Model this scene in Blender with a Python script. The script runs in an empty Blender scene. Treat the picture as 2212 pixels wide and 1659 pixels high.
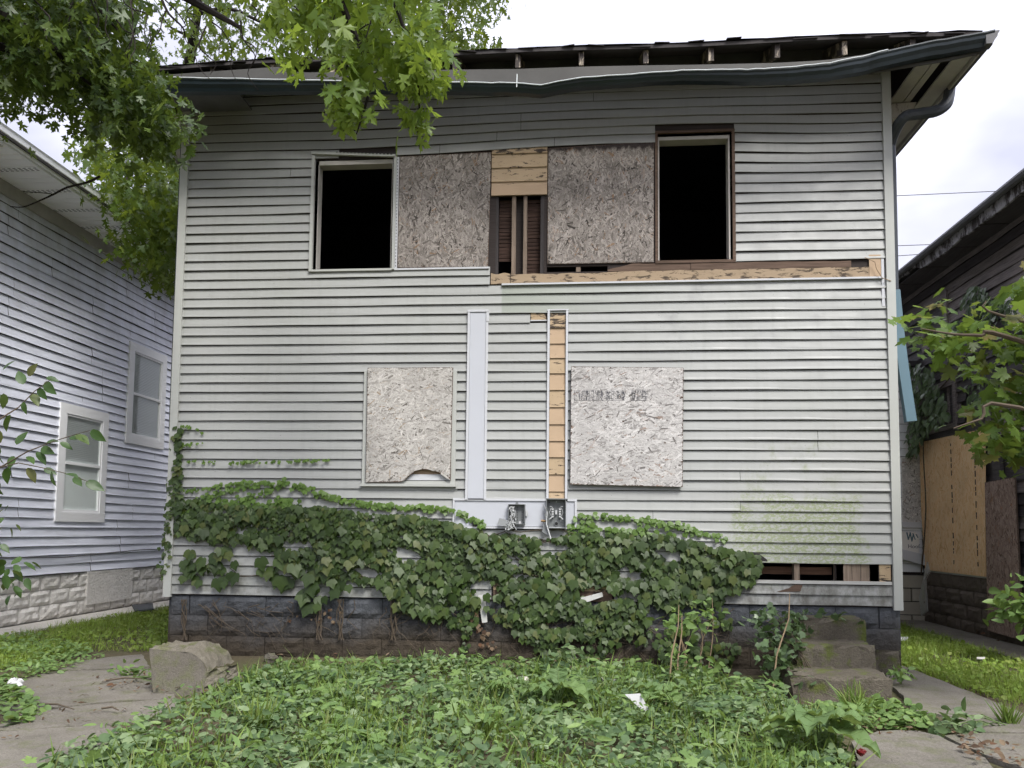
import bpy, math, random
import numpy as np
from mathutils import Vector, Matrix

sc = bpy.context.scene
COL = sc.collection
RD = random.Random(11)
RNG = np.random.default_rng(11)

# ------------------------------------------------------------------ camera
FPX, CEN, PY = 1700.0, 1106.0, 1027.6            # focal length etc. in units of a 2212 px wide frame
CAM = np.array([4.2568, -7.9054, 1.3555])
YAW, PIT, ROLL = 0.08364, 0.0700, 0.01036
_f = np.array([-math.sin(YAW) * math.cos(PIT), math.cos(YAW) * math.cos(PIT), math.sin(PIT)])
_r = np.array([math.cos(YAW), math.sin(YAW), 0.0])
_u = np.cross(_r, _f)
_r, _u = math.cos(ROLL) * _r + math.sin(ROLL) * _u, -math.sin(ROLL) * _r + math.cos(ROLL) * _u
cam_d = bpy.data.cameras.new('camera')
cam = bpy.data.objects.new('camera', cam_d)
COL.objects.link(cam)
cam.matrix_world = Matrix(((_r[0], _u[0], -_f[0], CAM[0]), (_r[1], _u[1], -_f[1], CAM[1]),
                           (_r[2], _u[2], -_f[2], CAM[2]), (0, 0, 0, 1)))
cam_d.sensor_width = 36.0
cam_d.lens = FPX / 2212 * 36
cam_d.shift_y = (PY - 829.5) / 2212
cam_d.clip_start, cam_d.clip_end = 0.05, 2000
sc.camera = cam

# ------------------------------------------------------------------ sky, sun, exposure
SUN_EL, SUN_ROT = math.radians(51), math.radians(148)
world = bpy.data.worlds.new('World'); sc.world = world; world.use_nodes = True
wn, wl = world.node_tree.nodes, world.node_tree.links
wn.clear()
def wnode(t, **k):
    n = wn.new(t)
    for a, b in k.items(): setattr(n, a, b)
    return n
sky = wnode('ShaderNodeTexSky', sky_type='NISHITA', sun_disc=False, sun_elevation=SUN_EL, sun_rotation=SUN_ROT)
tcw = wnode('ShaderNodeTexCoord')
mpw = wnode('ShaderNodeMapping'); mpw.inputs['Scale'].default_value = (1, 1, 1.8)
wl.new(tcw.outputs['Generated'], mpw.inputs['Vector'])
nzw = wnode('ShaderNodeTexNoise'); nzw.inputs['Scale'].default_value = 2.3; nzw.inputs['Detail'].default_value = 5
nzw.inputs['Roughness'].default_value = 0.5; nzw.inputs['Distortion'].default_value = 0.3
wl.new(mpw.outputs[0], nzw.inputs['Vector'])
rmw = wnode('ShaderNodeValToRGB')
rmw.color_ramp.elements[0].position = 0.40; rmw.color_ramp.elements[0].color = (1.85, 1.87, 2.25, 1)
rmw.color_ramp.elements[1].position = 0.62; rmw.color_ramp.elements[1].color = (3.1, 3.1, 3.5, 1)
wl.new(nzw.outputs['Fac'], rmw.inputs['Fac'])
# overcast luminance: brighter towards the zenith all round
sxw = wnode('ShaderNodeSeparateXYZ'); wl.new(tcw.outputs['Generated'], sxw.inputs[0])
grw = wnode('ShaderNodeMapRange'); grw.inputs[1].default_value = 0.0; grw.inputs[2].default_value = 1.0
grw.inputs[3].default_value = 0.72; grw.inputs[4].default_value = 2.1
wl.new(sxw.outputs['Z'], grw.inputs[0])
mlw = wnode('ShaderNodeVectorMath', operation='SCALE')
wl.new(rmw.outputs['Color'], mlw.inputs[0]); wl.new(grw.outputs[0], mlw.inputs['Scale'])
mxw = wnode('ShaderNodeMixRGB'); mxw.inputs['Fac'].default_value = 0.95
wl.new(sky.outputs['Color'], mxw.inputs['Color1']); wl.new(mlw.outputs[0], mxw.inputs['Color2'])
bgw = wnode('ShaderNodeBackground'); bgw.inputs['Strength'].default_value = 0.1
wl.new(mxw.outputs[0], bgw.inputs['Color'])
ow = wnode('ShaderNodeOutputWorld'); wl.new(bgw.outputs[0], ow.inputs['Surface'])
sun_d = bpy.data.lights.new('sun', 'SUN'); sun_d.energy = 1.5; sun_d.angle = math.radians(24); sun_d.color = (1, 0.97, 0.92)
sun = bpy.data.objects.new('sun', sun_d); COL.objects.link(sun); sun.location = (0, -8, 20)
# light comes from the camera side, high up, from the right
_sd = Vector((math.sin(math.radians(32)) * math.cos(SUN_EL), -math.cos(math.radians(32)) * math.cos(SUN_EL), math.sin(SUN_EL)))
sun.rotation_euler = _sd.to_track_quat('Z', 'Y').to_euler()
sc.view_settings.view_transform = 'Standard'; sc.view_settings.look = 'None'
sc.view_settings.exposure = 1.82; sc.view_settings.gamma = 1.0; sc.view_settings.use_curve_mapping = False
sc.render.engine = 'CYCLES'
sc.cycles.use_denoising = True
sc.cycles.use_adaptive_sampling = True; sc.cycles.adaptive_threshold = 0.03
sc.cycles.max_bounces = 5; sc.cycles.diffuse_bounces = 3; sc.cycles.glossy_bounces = 2
sc.cycles.transmission_bounces = 4; sc.cycles.transparent_max_bounces = 4

# ------------------------------------------------------------------ layout helpers: a sight line met with a plane of the place
def ray(x, y): return _f + _r * (x - CEN) / FPX - _u * (y - PY) / FPX
def P(x, y, Y=0.0):
    d = ray(x, y); return Vector(CAM + d * ((Y - CAM[1]) / d[1]))
def G(x, y, z=0.0):
    d = ray(x, y); return Vector(CAM + d * ((z - CAM[2]) / d[2]))
def SX(x, y, X):
    d = ray(x, y); return Vector(CAM + d * ((X - CAM[0]) / d[0]))

# ------------------------------------------------------------------ mesh helpers
class MB:
    def __init__(s): s.v = []; s.f = []
    def add(s, vs, fs):
        o = len(s.v); s.v += [tuple(v) for v in vs]; s.f += [tuple(i + o for i in f) for f in fs]; return s
    def box(s, x0, x1, y0, y1, z0, z1):
        return s.hexa([(x0, y0, z0), (x1, y0, z0), (x1, y1, z0), (x0, y1, z0), (x0, y0, z1), (x1, y0, z1), (x1, y1, z1), (x0, y1, z1)])
    def hexa(s, p):
        return s.add(p, [(0, 3, 2, 1), (4, 5, 6, 7), (0, 1, 5, 4), (1, 2, 6, 5), (2, 3, 7, 6), (3, 0, 4, 7)])
    def prism(s, poly, vec):
        n = len(poly); a = [Vector(p) for p in poly]; b = [p + Vector(vec) for p in a]
        return s.add(a + b, [tuple(range(n)), tuple(range(2 * n - 1, n - 1, -1))] + [(i, i + n, (i + 1) % n + n, (i + 1) % n) for i in range(n)])
    def bar(s, a, b, w, h, up=(0, 0, 1)):
        a, b = Vector(a), Vector(b); d = (b - a).normalized(); x = d.cross(Vector(up)).normalized(); z = x.cross(d)
        q = []
        for p in (a, b):
            q += [p - x * w / 2 - z * h / 2, p + x * w / 2 - z * h / 2, p + x * w / 2 + z * h / 2, p - x * w / 2 + z * h / 2]
        return s.hexa(q)
    def tube(s, pts, rad, n=6, cap=True, prof=None):
        pts = [Vector(p) for p in pts]
        if not hasattr(rad, '__len__'): rad = [rad] * len(pts)
        rings = []; ref = None
        for i, p in enumerate(pts):
            d = (pts[min(i + 1, len(pts) - 1)] - pts[max(i - 1, 0)]).normalized()
            if ref is None:
                ref = Vector((0, 0, 1)) if abs(d.z) < 0.9 else Vector((0, 1, 0))
            x = d.cross(ref).normalized(); y = x.cross(d).normalized(); ref = y
            if prof: ring = [p + x * q[0] * rad[i] + y * q[1] * rad[i] for q in prof]
            else: ring = [p + (x * math.cos(2 * math.pi * k / n) + y * math.sin(2 * math.pi * k / n)) * rad[i] for k in range(n)]
            rings.append(ring)
        m = len(rings[0]); o = len(s.v)
        for r_ in rings: s.v += [tuple(q) for q in r_]
        for i in range(len(rings) - 1):
            for k in range(m):
                s.f.append((o + i * m + k, o + i * m + (k + 1) % m, o + (i + 1) * m + (k + 1) % m, o + (i + 1) * m + k))
        if cap:
            s.f.append(tuple(o + k for k in range(m))[::-1]); s.f.append(tuple(o + (len(rings) - 1) * m + k for k in range(m)))
        return s
    def grid(s, fn, nu, nv):
        o = len(s.v)
        for j in range(nv + 1):
            for i in range(nu + 1): s.v.append(tuple(fn(i / nu, j / nv)))
        for j in range(nv):
            for i in range(nu):
                a = o + j * (nu + 1) + i; s.f.append((a, a + 1, a + nu + 2, a + nu + 1))
        return s
    def mesh(s, name, mat, smooth=False):
        me = bpy.data.meshes.new(name); me.from_pydata(s.v, [], s.f); me.materials.append(mat)
        if smooth: me.polygons.foreach_set('use_smooth', [True] * len(me.polygons))
        me.update(); return me

def smooth(pts, k=5):
    q = [Vector(p) for p in pts]; out = []
    for i in range(len(q) - 1):
        p0, p1, p2, p3 = q[max(i - 1, 0)], q[i], q[i + 1], q[min(i + 2, len(q) - 1)]
        for j in range(k):
            t = j / k; out.append(.5 * ((2 * p1) + (p2 - p0) * t + (2 * p0 - 5 * p1 + 4 * p2 - p3) * t * t + (3 * p1 - p0 - 3 * p2 + p3) * t ** 3))
    return out + [q[-1]]
def tag(o, label=None, cat=None, group=None, kind=None):
    if label: o['label'] = label
    if cat: o['category'] = cat
    if group: o['group'] = group
    if kind: o['kind'] = kind
    return o
def attach(o, parent):
    o.parent = parent
    if parent.type == 'EMPTY': o.matrix_parent_inverse = Matrix.Translation(-Vector(parent.location))
def mk(name, mb, mat, parent=None, smooth=False, **t):
    me = mb if isinstance(mb, bpy.types.Mesh) else mb.mesh(name, mat, smooth)
    o = bpy.data.objects.new(name, me); COL.objects.link(o)
    if parent is not None: attach(o, parent)
    return tag(o, **t)
def root(name, loc, **t):
    o = bpy.data.objects.new(name, None); COL.objects.link(o); o.location = loc; o.empty_display_size = 0.2
    return tag(o, **t)
def place(name, me, M, parent, **t):          # a copy that shares mesh data
    o = bpy.data.objects.new(name, me); COL.objects.link(o)
    if parent is not None: attach(o, parent)
    o.matrix_basis = M
    return tag(o, **t)

# ------------------------------------------------------------------ materials
class NT:
    def __init__(s, name):
        s.m = bpy.data.materials.new(name); s.m.use_nodes = True; s.n = s.m.node_tree.nodes; s.l = s.m.node_tree.links
        s.b = s.n['Principled BSDF']; s.out = s.n['Material Output']
    def new(s, t, ins=None, **k):
        n = s.n.new(t)
        for a, b in k.items(): setattr(n, a, b)
        for a, b in (ins or {}).items(): s.set(n, a, b)
        return n
    def set(s, n, key, v):
        if isinstance(v, bpy.types.NodeSocket): s.l.new(v, n.inputs[key])
        else: n.inputs[key].default_value = v
    def pos(s): return s.new('ShaderNodeNewGeometry').outputs['Position']
    def gen(s): return s.new('ShaderNodeTexCoord').outputs['Object']
    def map(s, vec, scale=(1, 1, 1), loc=(0, 0, 0)):
        return s.new('ShaderNodeMapping', {'Vector': vec, 'Scale': scale, 'Location': loc}).outputs[0]
    def noise(s, vec, scale, detail=4, rough=0.55, dist=0.0, out='Fac'):
        return s.new('ShaderNodeTexNoise', {'Vector': vec, 'Scale': scale, 'Detail': detail, 'Roughness': rough, 'Distortion': dist}).outputs[out]
    def ramp(s, fac, stops, interp='LINEAR'):
        n = s.new('ShaderNodeValToRGB', {'Fac': fac}); e = n.color_ramp.elements; n.color_ramp.interpolation = interp
        while len(e) < len(stops): e.new(0.5)
        for el, (p, c) in zip(e, stops):
            el.position = p; el.color = (c[0], c[1], c[2], 1) if hasattr(c, '__len__') else (c, c, c, 1)
        return n.outputs['Color']
    def mix(s, fac, a, b, mode='MIX'):
        n = s.new('ShaderNodeMixRGB', blend_type=mode)
        for k, v in (('Fac', fac), ('Color1', a), ('Color2', b)):
            if isinstance(v, tuple) and len(v) == 3: v = (*v, 1)
            s.set(n, k, v)
        return n.outputs[0]
    def math(s, op, a, b=0.0, clamp=False):
        n = s.new('ShaderNodeMath', operation=op, use_clamp=clamp); s.set(n, 0, a); s.set(n, 1, b); return n.outputs[0]
    def rng(s, v, a, b, c=0.0, d=1.0):
        return s.new('ShaderNodeMapRange', {0: v, 1: a, 2: b, 3: c, 4: d}).outputs[0]
    def sep(s, v):
        n = s.new('ShaderNodeSeparateXYZ', {0: v}); return n.outputs
    def objrand(s): return s.new('ShaderNodeObjectInfo').outputs['Random']
    def bump(s, h, strength=0.3, dist=0.01):
        n = s.new('ShaderNodeBump', {'Height': h, 'Strength': strength, 'Distance': dist}); s.l.new(n.outputs[0], s.b.inputs['Normal'])
    def fin(s, col, rough=0.7, spec=0.3, metal=0.0):
        if isinstance(col, tuple): col = (*col[:3], 1)
        s.set(s.b, 'Base Color', col); s.set(s.b, 'Roughness', rough); s.set(s.b, 'Specular IOR Level', spec); s.set(s.b, 'Metallic', metal)
        return s.m
    def box(s, p, x0, x1, z0, z1, soft, ax='X'):      # soft-edged rectangle in world coordinates (a stain's outline)
        q = s.sep(p); a = s.rng(q[ax], x0 - soft, x0 + soft); b = s.rng(q[ax], x1 + soft, x1 - soft)
        c = s.rng(q['Z'], z0 - soft, z0 + soft); d = s.rng(q['Z'], z1 + soft, z1 - soft)
        return s.math('MULTIPLY', s.math('MULTIPLY', a, b), s.math('MULTIPLY', c, d))

def simple(name, col, rough=0.6, var=0.12, scale=8, spec=0.3, metal=0.0, bump=0.0, bscale=60, stretch=(1, 1, 1)):
    t = NT(name); p = t.map(t.pos(), stretch)
    c = t.mix(t.noise(p, scale, 5), tuple(v * (1 - var) for v in col), tuple(min(1, v * (1 + var)) for v in col))
    if bump: t.bump(t.noise(p, bscale, 4), bump, 0.006)
    return t.fin(c, rough, spec, metal)

def m_siding():
    t = NT('sage_vinyl'); p = t.pos()
    base = t.mix(t.noise(t.map(p, (0.5, 1, 0.9)), 1.3, 4), (0.268, 0.275, 0.257), (0.345, 0.35, 0.345))
    base = t.mix(t.rng(t.objrand(), 0, 1, 0.0, 0.22), base, (0.35, 0.362, 0.335))
    grain = t.noise(t.map(p, (6, 6, 90)), 3, 3)
    base = t.mix(t.rng(grain, 0.35, 0.75, 0, 0.13), base, (0.25, 0.26, 0.25))
    drip = t.noise(t.map(p, (9, 1, 0.8)), 1.6, 5, 0.6)
    base = t.mix(t.rng(drip, 0.5, 0.78, 0, 0.34), base, (0.23, 0.24, 0.22))
    # soot smears by the torn band on the upper storey
    soot = t.math('MULTIPLY', t.box(p, 4.9, 7.2, 3.3, 4.0, 0.35), t.rng(t.noise(p, 3.2, 6, 0.65), 0.52, 0.75))
    base = t.mix(t.math('MULTIPLY', soot, 0.55), base, (0.11, 0.11, 0.115))
    # algae low down beside the steps
    q = t.sep(p)
    wv = t.new('ShaderNodeVectorMath', {0: t.noise(p, 3.0, 6, 0.7, out='Color'), 1: (0.5, 0.5, 0.5)}, operation='SUBTRACT').outputs[0]
    wv = t.new('ShaderNodeVectorMath', {0: wv, 'Scale': 0.75}, operation='SCALE').outputs[0]
    pw = t.new('ShaderNodeVectorMath', {0: p, 1: wv}, operation='ADD').outputs[0]
    mark = t.box(pw, 5.75, 7.0, 0.95, 1.72, 0.05)
    fine = t.noise(t.map(p, (1, 1, 1.6)), 38, 5, 0.7)
    big = t.noise(p, 2.6, 4, 0.6)
    al = t.math('MULTIPLY', mark, t.math('MULTIPLY', t.rng(fine, 0.42, 0.56), t.rng(big, 0.30, 0.44)))
    base = t.mix(t.math('MULTIPLY', al, 0.8), base, (0.185, 0.22, 0.095))
    mark2 = t.box(p, 5.9, 6.75, 1.75, 2.3, 0.14)
    edge = t.rng(t.noise(t.map(p, (1, 1, 0.6)), 5, 6, 0.7), 0.52, 0.66)
    base = t.mix(t.math('MULTIPLY', t.math('MULTIPLY', mark2, edge), 0.5), base, (0.15, 0.175, 0.065))
    # splash dirt and mildew on the bottom courses
    dirt = t.math('MULTIPLY', t.rng(q['Z'], 1.15, 0.68), t.rng(t.noise(p, 7, 6, 0.7), 0.42, 0.68))
    base = t.mix(t.math('MULTIPLY', dirt, 0.75), base, (0.085, 0.08, 0.065))
    dirt2 = t.math('MULTIPLY', t.box(p, 4.3, 7.6, 0.5, 0.94, 0.03), t.rng(t.noise(t.map(p, (1.6, 1, 1)), 4.5, 7, 0.72), 0.40, 0.62))
    base = t.mix(t.math('MULTIPLY', dirt2, 0.8), base, (0.085, 0.08, 0.065))
    fresh = t.math('MULTIPLY', t.rng(q['X'], 5.3, 3.6), t.box(p, 3.47, 9.0, 3.58, 3.90, 0.008))
    base = t.mix(t.math('MULTIPLY', fresh, 0.7), base, (0.215, 0.24, 0.195))
    sp = t.noise(p, 55, 2)
    base = t.mix(t.rng(sp, 0.735, 0.75, 0, 0.6), base, (0.10, 0.09, 0.08))
    t.bump(t.noise(t.map(p, (1, 1, 2)), 2.2, 2), 0.25, 0.02)
    return t.fin(base, t.rng(t.noise(p, 5, 3), 0.3, 0.7, 0.38, 0.6), 0.35)
def m_lavender():
    t = NT('lavender_vinyl'); p = t.pos()
    b = t.mix(t.noise(t.map(p, (1, 0.5, 1.2)), 1.1, 4), (0.72, 0.75, 0.87), (0.80, 0.82, 0.91))
    b = t.mix(t.rng(t.objrand(), 0, 1, 0, 0.25), b, (0.73, 0.75, 0.83))
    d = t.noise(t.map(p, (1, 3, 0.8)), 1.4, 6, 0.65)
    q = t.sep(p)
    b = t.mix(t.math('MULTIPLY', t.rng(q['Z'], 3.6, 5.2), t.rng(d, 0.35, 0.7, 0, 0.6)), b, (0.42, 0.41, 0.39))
    t.bump(t.noise(t.map(p, (1, 1.2, 2.5)), 2.6, 3, 0.5), 0.5, 0.035)
    return t.fin(b, 0.42, 0.4)
def m_paintwood(name, paint, wood, lo, hi, sx=1, sz=6):
    t = NT(name); p = t.pos()
    n = t.noise(t.map(p, (sx * 4, 4, sz * 2.2)), 2.2, 7, 0.68, 0.4)
    fac = t.ramp(n, [(lo, 0), (hi, 1)])
    pc = t.mix(t.noise(p, 6, 5), tuple(c * 0.84 for c in paint), tuple(c * 1.08 for c in paint))
    wc = t.mix(t.noise(t.map(p, (2, 2, 40)), 3, 4), tuple(c * 0.45 for c in wood), tuple(c * 1.35 for c in wood))
    t.bump(t.math('SUBTRACT', t.noise(t.map(p, (3, 3, 60)), 3, 4), t.math('MULTIPLY', fac, 1.2)), 0.45, 0.004)
    return t.fin(t.mix(fac, pc, wc), 0.72, 0.25)
def m_wood(name, col, var=0.5, ax='Z', rough=0.8):
    t = NT(name); p = t.pos(); s = {'X': (1.5, 30, 30), 'Y': (30, 1.5, 30), 'Z': (30, 30, 1.5)}[ax]
    a = t.noise(t.map(p, s), 2.2, 6, 0.65); b = t.noise(p, 3, 4)
    c = t.ramp(t.math('ADD', t.math('MULTIPLY', a, 0.75), t.math('MULTIPLY', b, 0.25)),
               [(0.25, tuple(x * (1 - var) for x in col)), (0.52, col), (0.78, tuple(min(1, x * (1 + var)) for x in col))])
    t.bump(a, 0.5, 0.004)
    return t.fin(c, rough, 0.2)
def m_strand(name, c0, c1, c2, warm, stain=0):
    t = NT(name); r = t.new('ShaderNodeAttribute', attribute_name='rnd').outputs['Fac']; p = t.pos()
    c = t.ramp(r, [(0.0, c0), (0.3, c1), (0.9, c2), (1.0, warm)])
    c = t.mix(t.rng(t.noise(p, 2.6, 5, 0.6), 0.45, 0.7, 0, 0.4), c, tuple(x * 0.72 for x in c1))
    c = t.mix(t.rng(t.noise(p, 120, 3), 0.4, 0.7, 0, 0.35), c, c0)
    if stain:
        w = t.math('ADD', t.sep(p)['Z'], t.math('MULTIPLY', t.noise(t.map(p, (14, 1, 3)), 1.0, 5, 0.6), 0.16))
        c = t.mix(t.rng(w, stain, stain + 0.035, 0, 0.9), c, (0.03, 0.022, 0.022))
    return t.fin(c, 0.8, 0.15)
def m_concrete(name, c0, c1, moss=0.0, scale=1.0, bump=0.5):
    t = NT(name); p = t.pos()
    a = t.noise(p, 2.2 * scale, 7, 0.65); b = t.noise(p, 45 * scale, 3, 0.6); d = t.noise(p, 160, 2)
    c = t.mix(a, c0, c1); c = t.mix(t.rng(b, 0.4, 0.75, 0, 0.45), c, tuple(x * 0.55 for x in c0))
    c = t.mix(t.rng(d, 0.62, 0.72, 0, 0.5), c, tuple(min(1, x * 1.5) for x in c1))
    if moss:
        nz = t.sep(t.new('ShaderNodeNewGeometry').outputs['Normal'])['Z']
        mk_ = t.math('MULTIPLY', t.rng(t.noise(p, 5, 6, 0.7), 0.5, 0.62), moss)
        c = t.mix(mk_, c, (0.09, 0.11, 0.025))
    t.bump(t.math('ADD', t.math('MULTIPLY', a, 1.5), b), bump, 0.012)
    return t.fin(c, 0.9, 0.15)
def m_leaf(name, cols, trans=0.4, tcol=(0.30, 0.42, 0.04), rough=0.42, spec=0.35):
    t = NT(name); r = t.new('ShaderNodeAttribute', attribute_name='rnd').outputs['Fac']
    v = t.math('FRACT', t.math('ADD', r, t.objrand()))
    cols = [tuple(x * 0.82 for x in q) for q in cols]; tcol = tuple(x * 0.85 for x in tcol)
    n = len(cols); c = t.ramp(v, [(i / max(1, n - 1), col) for i, col in enumerate(cols)])
    c = t.mix(t.rng(t.noise(t.pos(), 25, 3), 0.35, 0.7, 0, 0.3), c, tuple(x * 0.6 for x in cols[0]))
    t.fin(c, rough, spec)
    tr = t.new('ShaderNodeBsdfTranslucent', {'Color': t.mix(0.65, c, tcol)})
    mx = t.new('ShaderNodeMixShader', {0: trans, 1: t.b.outputs[0], 2: tr.outputs[0]})
    t.l.new(mx.outputs[0], t.out.inputs['Surface'])
    return t.m
def m_glass(name, tint=(0.5, 0.58, 0.56)):
    t = NT(name); tr = t.new('ShaderNodeBsdfTransparent', {'Color': (0.97, 0.99, 0.98, 1)}); gl = t.new('ShaderNodeBsdfGlossy', {'Roughness': 0.03})
    mx = t.new('ShaderNodeMixShader', {0: 0.07, 1: tr.outputs[0], 2: gl.outputs[0]})
    t.l.new(mx.outputs[0], t.out.inputs['Surface']); return t.m

M = {}
M['siding'] = m_siding()
M['lav'] = m_lavender()
M['trim'] = simple('sage_trim', (0.40, 0.41, 0.385), 0.45, 0.10, 2.5)
M['white_trim'] = simple('white_trim', (0.50, 0.51, 0.53), 0.4, 0.05, 2)
M['white_sheet'] = simple('white_sheet_metal', (0.46, 0.475, 0.51), 0.35, 0.05, 1.5)
M['cream'] = m_paintwood('tan_peeling_paint', (0.41, 0.31, 0.20), (0.06, 0.045, 0.035), 0.575, 0.62)
M['cream_bad'] = m_paintwood('tan_flaked_paint', (0.40, 0.30, 0.19), (0.055, 0.042, 0.033), 0.50, 0.55)
M['tan'] = m_paintwood('tan_paint', (0.43, 0.315, 0.21), (0.07, 0.05, 0.035), 0.645, 0.69)
M['band'] = m_paintwood('weathered_tan_band', (0.33, 0.25, 0.165), (0.075, 0.055, 0.04), 0.53, 0.60)
M['brown_wood'] = m_wood('bare_brown_wood', (0.115, 0.078, 0.058), 0.55, 'X')
M['old_stud'] = m_wood('old_grey_stud', (0.20, 0.155, 0.12), 0.6, 'Z')
M['dark_stud'] = m_wood('sooty_stud', (0.045, 0.04, 0.04), 0.6, 'Z')
M['lath'] = m_wood('brown_lath', (0.050, 0.029, 0.022), 0.8, 'X')
M['sheath'] = m_wood('dark_sheathing', (0.035, 0.028, 0.026), 0.5, 'X')
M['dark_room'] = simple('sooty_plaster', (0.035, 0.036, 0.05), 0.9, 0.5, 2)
M['joist'] = m_wood('floor_joist', (0.15, 0.085, 0.055), 0.5, 'X')
M['osb_up'] = m_strand('weathered_strand_upper', (0.05, 0.043, 0.038), (0.18, 0.16, 0.143), (0.44, 0.40, 0.365), (0.25, 0.16, 0.10), 5.345)
M['osb_low'] = m_strand('weathered_strand_pale', (0.11, 0.10, 0.088), (0.38, 0.362, 0.335), (0.62, 0.595, 0.56), (0.33, 0.26, 0.19))
M['osb_grey'] = m_strand('weathered_strand_grey', (0.135, 0.125, 0.118), (0.42, 0.405, 0.39), (0.68, 0.66, 0.64), (0.30, 0.23, 0.19))
M['osb_new'] = m_strand('fresh_strand', (0.68, 0.42, 0.21), (0.85, 0.58, 0.33), (0.90, 0.70, 0.47), (0.70, 0.42, 0.21))
M['osb_brown'] = m_strand('brown_strand', (0.13, 0.09, 0.075), (0.26, 0.185, 0.155), (0.42, 0.33, 0.29), (0.30, 0.16, 0.10))
M['osb_face'] = simple('fresh_board_face', (0.84, 0.57, 0.32), 0.8, 0.15, 20)
M['osb_edge'] = simple('board_edge', (0.10, 0.07, 0.055), 0.9, 0.3, 40)
M['print'] = simple('black_print', (0.07, 0.07, 0.08), 0.8, 0.3, 50)
M['gutter'] = simple('slate_gutter', (0.018, 0.027, 0.034), 0.36, 0.5, 1.6, 0.5, bump=0.35, bscale=9)
M['gutter_lip'] = simple('bare_gutter_edge', (0.62, 0.66, 0.66), 0.4, 0.1, 5)
M['fascia'] = simple('grey_fascia', (0.066, 0.064, 0.058), 0.55, 0.5, 2.5, bump=0.15, bscale=4)
M['fascia_dark'] = simple('dark_grey_fascia', (0.10, 0.10, 0.105), 0.6, 0.5, 5)
M['downspout'] = simple('dark_downspout', (0.055, 0.062, 0.072), 0.45, 0.3, 4)
M['blue_spout'] = simple('blue_grey_downspout', (0.10, 0.165, 0.20), 0.42, 0.12, 3)
M['soffit'] = simple('dirty_white_soffit', (0.42, 0.40, 0.37), 0.7, 0.3, 5, bump=0.2)
M['soffit_chip'] = m_paintwood('chipped_white_paint', (0.55, 0.53, 0.50), (0.13, 0.10, 0.08), 0.56, 0.62, 2, 1)
M['rafter'] = m_paintwood('rafter_paint', (0.42, 0.36, 0.28), (0.06, 0.05, 0.045), 0.42, 0.50, 2, 1)
M['deck'] = m_wood('roof_deck', (0.05, 0.042, 0.045), 0.5, 'X')
M['shingle'] = simple('dark_shingle', (0.055, 0.05, 0.05), 0.95, 0.4, 30, bump=0.4)
M['steel'] = simple('grey_steel_box', (0.16, 0.17, 0.17), 0.5, 0.2, 10, 0.4)
M['steel_pale'] = simple('galvanised_metal', (0.45, 0.46, 0.46), 0.4, 0.15, 12, 0.5)  # paler metal for wires, meter jaws and small fittings
M['black'] = simple('black_rubber', (0.012, 0.012, 0.012), 0.6, 0.2, 10)
M['copper'] = simple('rusty_brass', (0.28, 0.18, 0.09), 0.5, 0.3, 20)
def m_block(name, hi, lo, dirt, z0, z1, dirtcol):
    t = NT(name); p = t.pos()
    c = t.mix(t.noise(p, 3, 7, 0.68), lo, hi); c = t.mix(t.rng(t.objrand(), 0, 1, 0, 0.3), c, lo)
    c = t.mix(t.rng(t.noise(p, 24, 4, 0.7), 0.5, 0.7, 0, 0.4), c, tuple(x * 0.5 for x in lo))
    q = t.sep(p)
    m = t.math('MULTIPLY', t.rng(t.math('ADD', q['Z'], t.math('MULTIPLY', t.noise(p, 1.7, 5), 0.5)), z1 + 0.25, z0 + 0.25), dirt)
    c = t.mix(m, c, t.mix(t.noise(p, 9, 5), dirtcol, tuple(x * 1.8 for x in dirtcol)))
    t.bump(t.math('ADD', t.noise(p, 30, 6, 0.7), t.math('MULTIPLY', t.noise(p, 9, 4, 0.6), 1.6)), 0.9, 0.02)
    return t.fin(c, 0.92, 0.12)
M['block'] = m_block('blue_painted_block', (0.135, 0.144, 0.160), (0.050, 0.053, 0.058), 0.97, 0.20, 0.58, (0.042, 0.034, 0.025))
M['mortar'] = simple('dark_mortar', (0.05, 0.048, 0.05), 0.95, 0.3, 20, bump=0.4)
M['white_block'] = m_block('whitewashed_block', (0.85, 0.83, 0.80), (0.66, 0.63, 0.59), 0.3, 0.0, 0.25, (0.20, 0.16, 0.12))
M['white_mortar'] = simple('whitewash_mortar', (0.52, 0.49, 0.45), 0.95, 0.25, 12, bump=0.4)
M['brown_block'] = m_block('brown_rock_block', (0.21, 0.18, 0.155), (0.11, 0.092, 0.08), 0.6, 0.0, 0.3, (0.06, 0.05, 0.035))
M['pale_block'] = simple('pale_block', (0.36, 0.33, 0.27), 0.9, 0.2, 8, bump=0.3)
M['step'] = m_concrete('mossy_concrete', (0.055, 0.046, 0.035), (0.17, 0.152, 0.12), 0.9, 1.4, 0.9)
M['chunk'] = m_concrete('grey_concrete', (0.085, 0.076, 0.062), (0.17, 0.155, 0.13), 0.35, 1.5, 0.7)
M['chunk_raw'] = m_concrete('broken_aggregate', (0.10, 0.09, 0.068), (0.27, 0.245, 0.20), 0.6, 3.5, 1.0)
M['slab'] = m_concrete('walk_concrete', (0.085, 0.077, 0.064), (0.265, 0.245, 0.21), 0.3, 1.3, 0.8)
M['white_walk'] = m_concrete('pale_walk', (0.46, 0.44, 0.40), (0.66, 0.63, 0.58), 0.0, 1.0, 0.3)
M['char'] = m_wood('charred_clapboard', (0.070, 0.063, 0.066), 0.8, 'Y', 0.55)
M['char_b'] = m_wood('scorched_clapboard', (0.20, 0.175, 0.168), 0.7, 'Y', 0.6)
M['char_roof'] = m_paintwood('scorched_fascia', (0.34, 0.33, 0.34), (0.055, 0.048, 0.045), 0.44, 0.54, 1, 1)
M['white_side'] = simple('white_vinyl', (0.72, 0.73, 0.74), 0.45, 0.06, 2)
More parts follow.
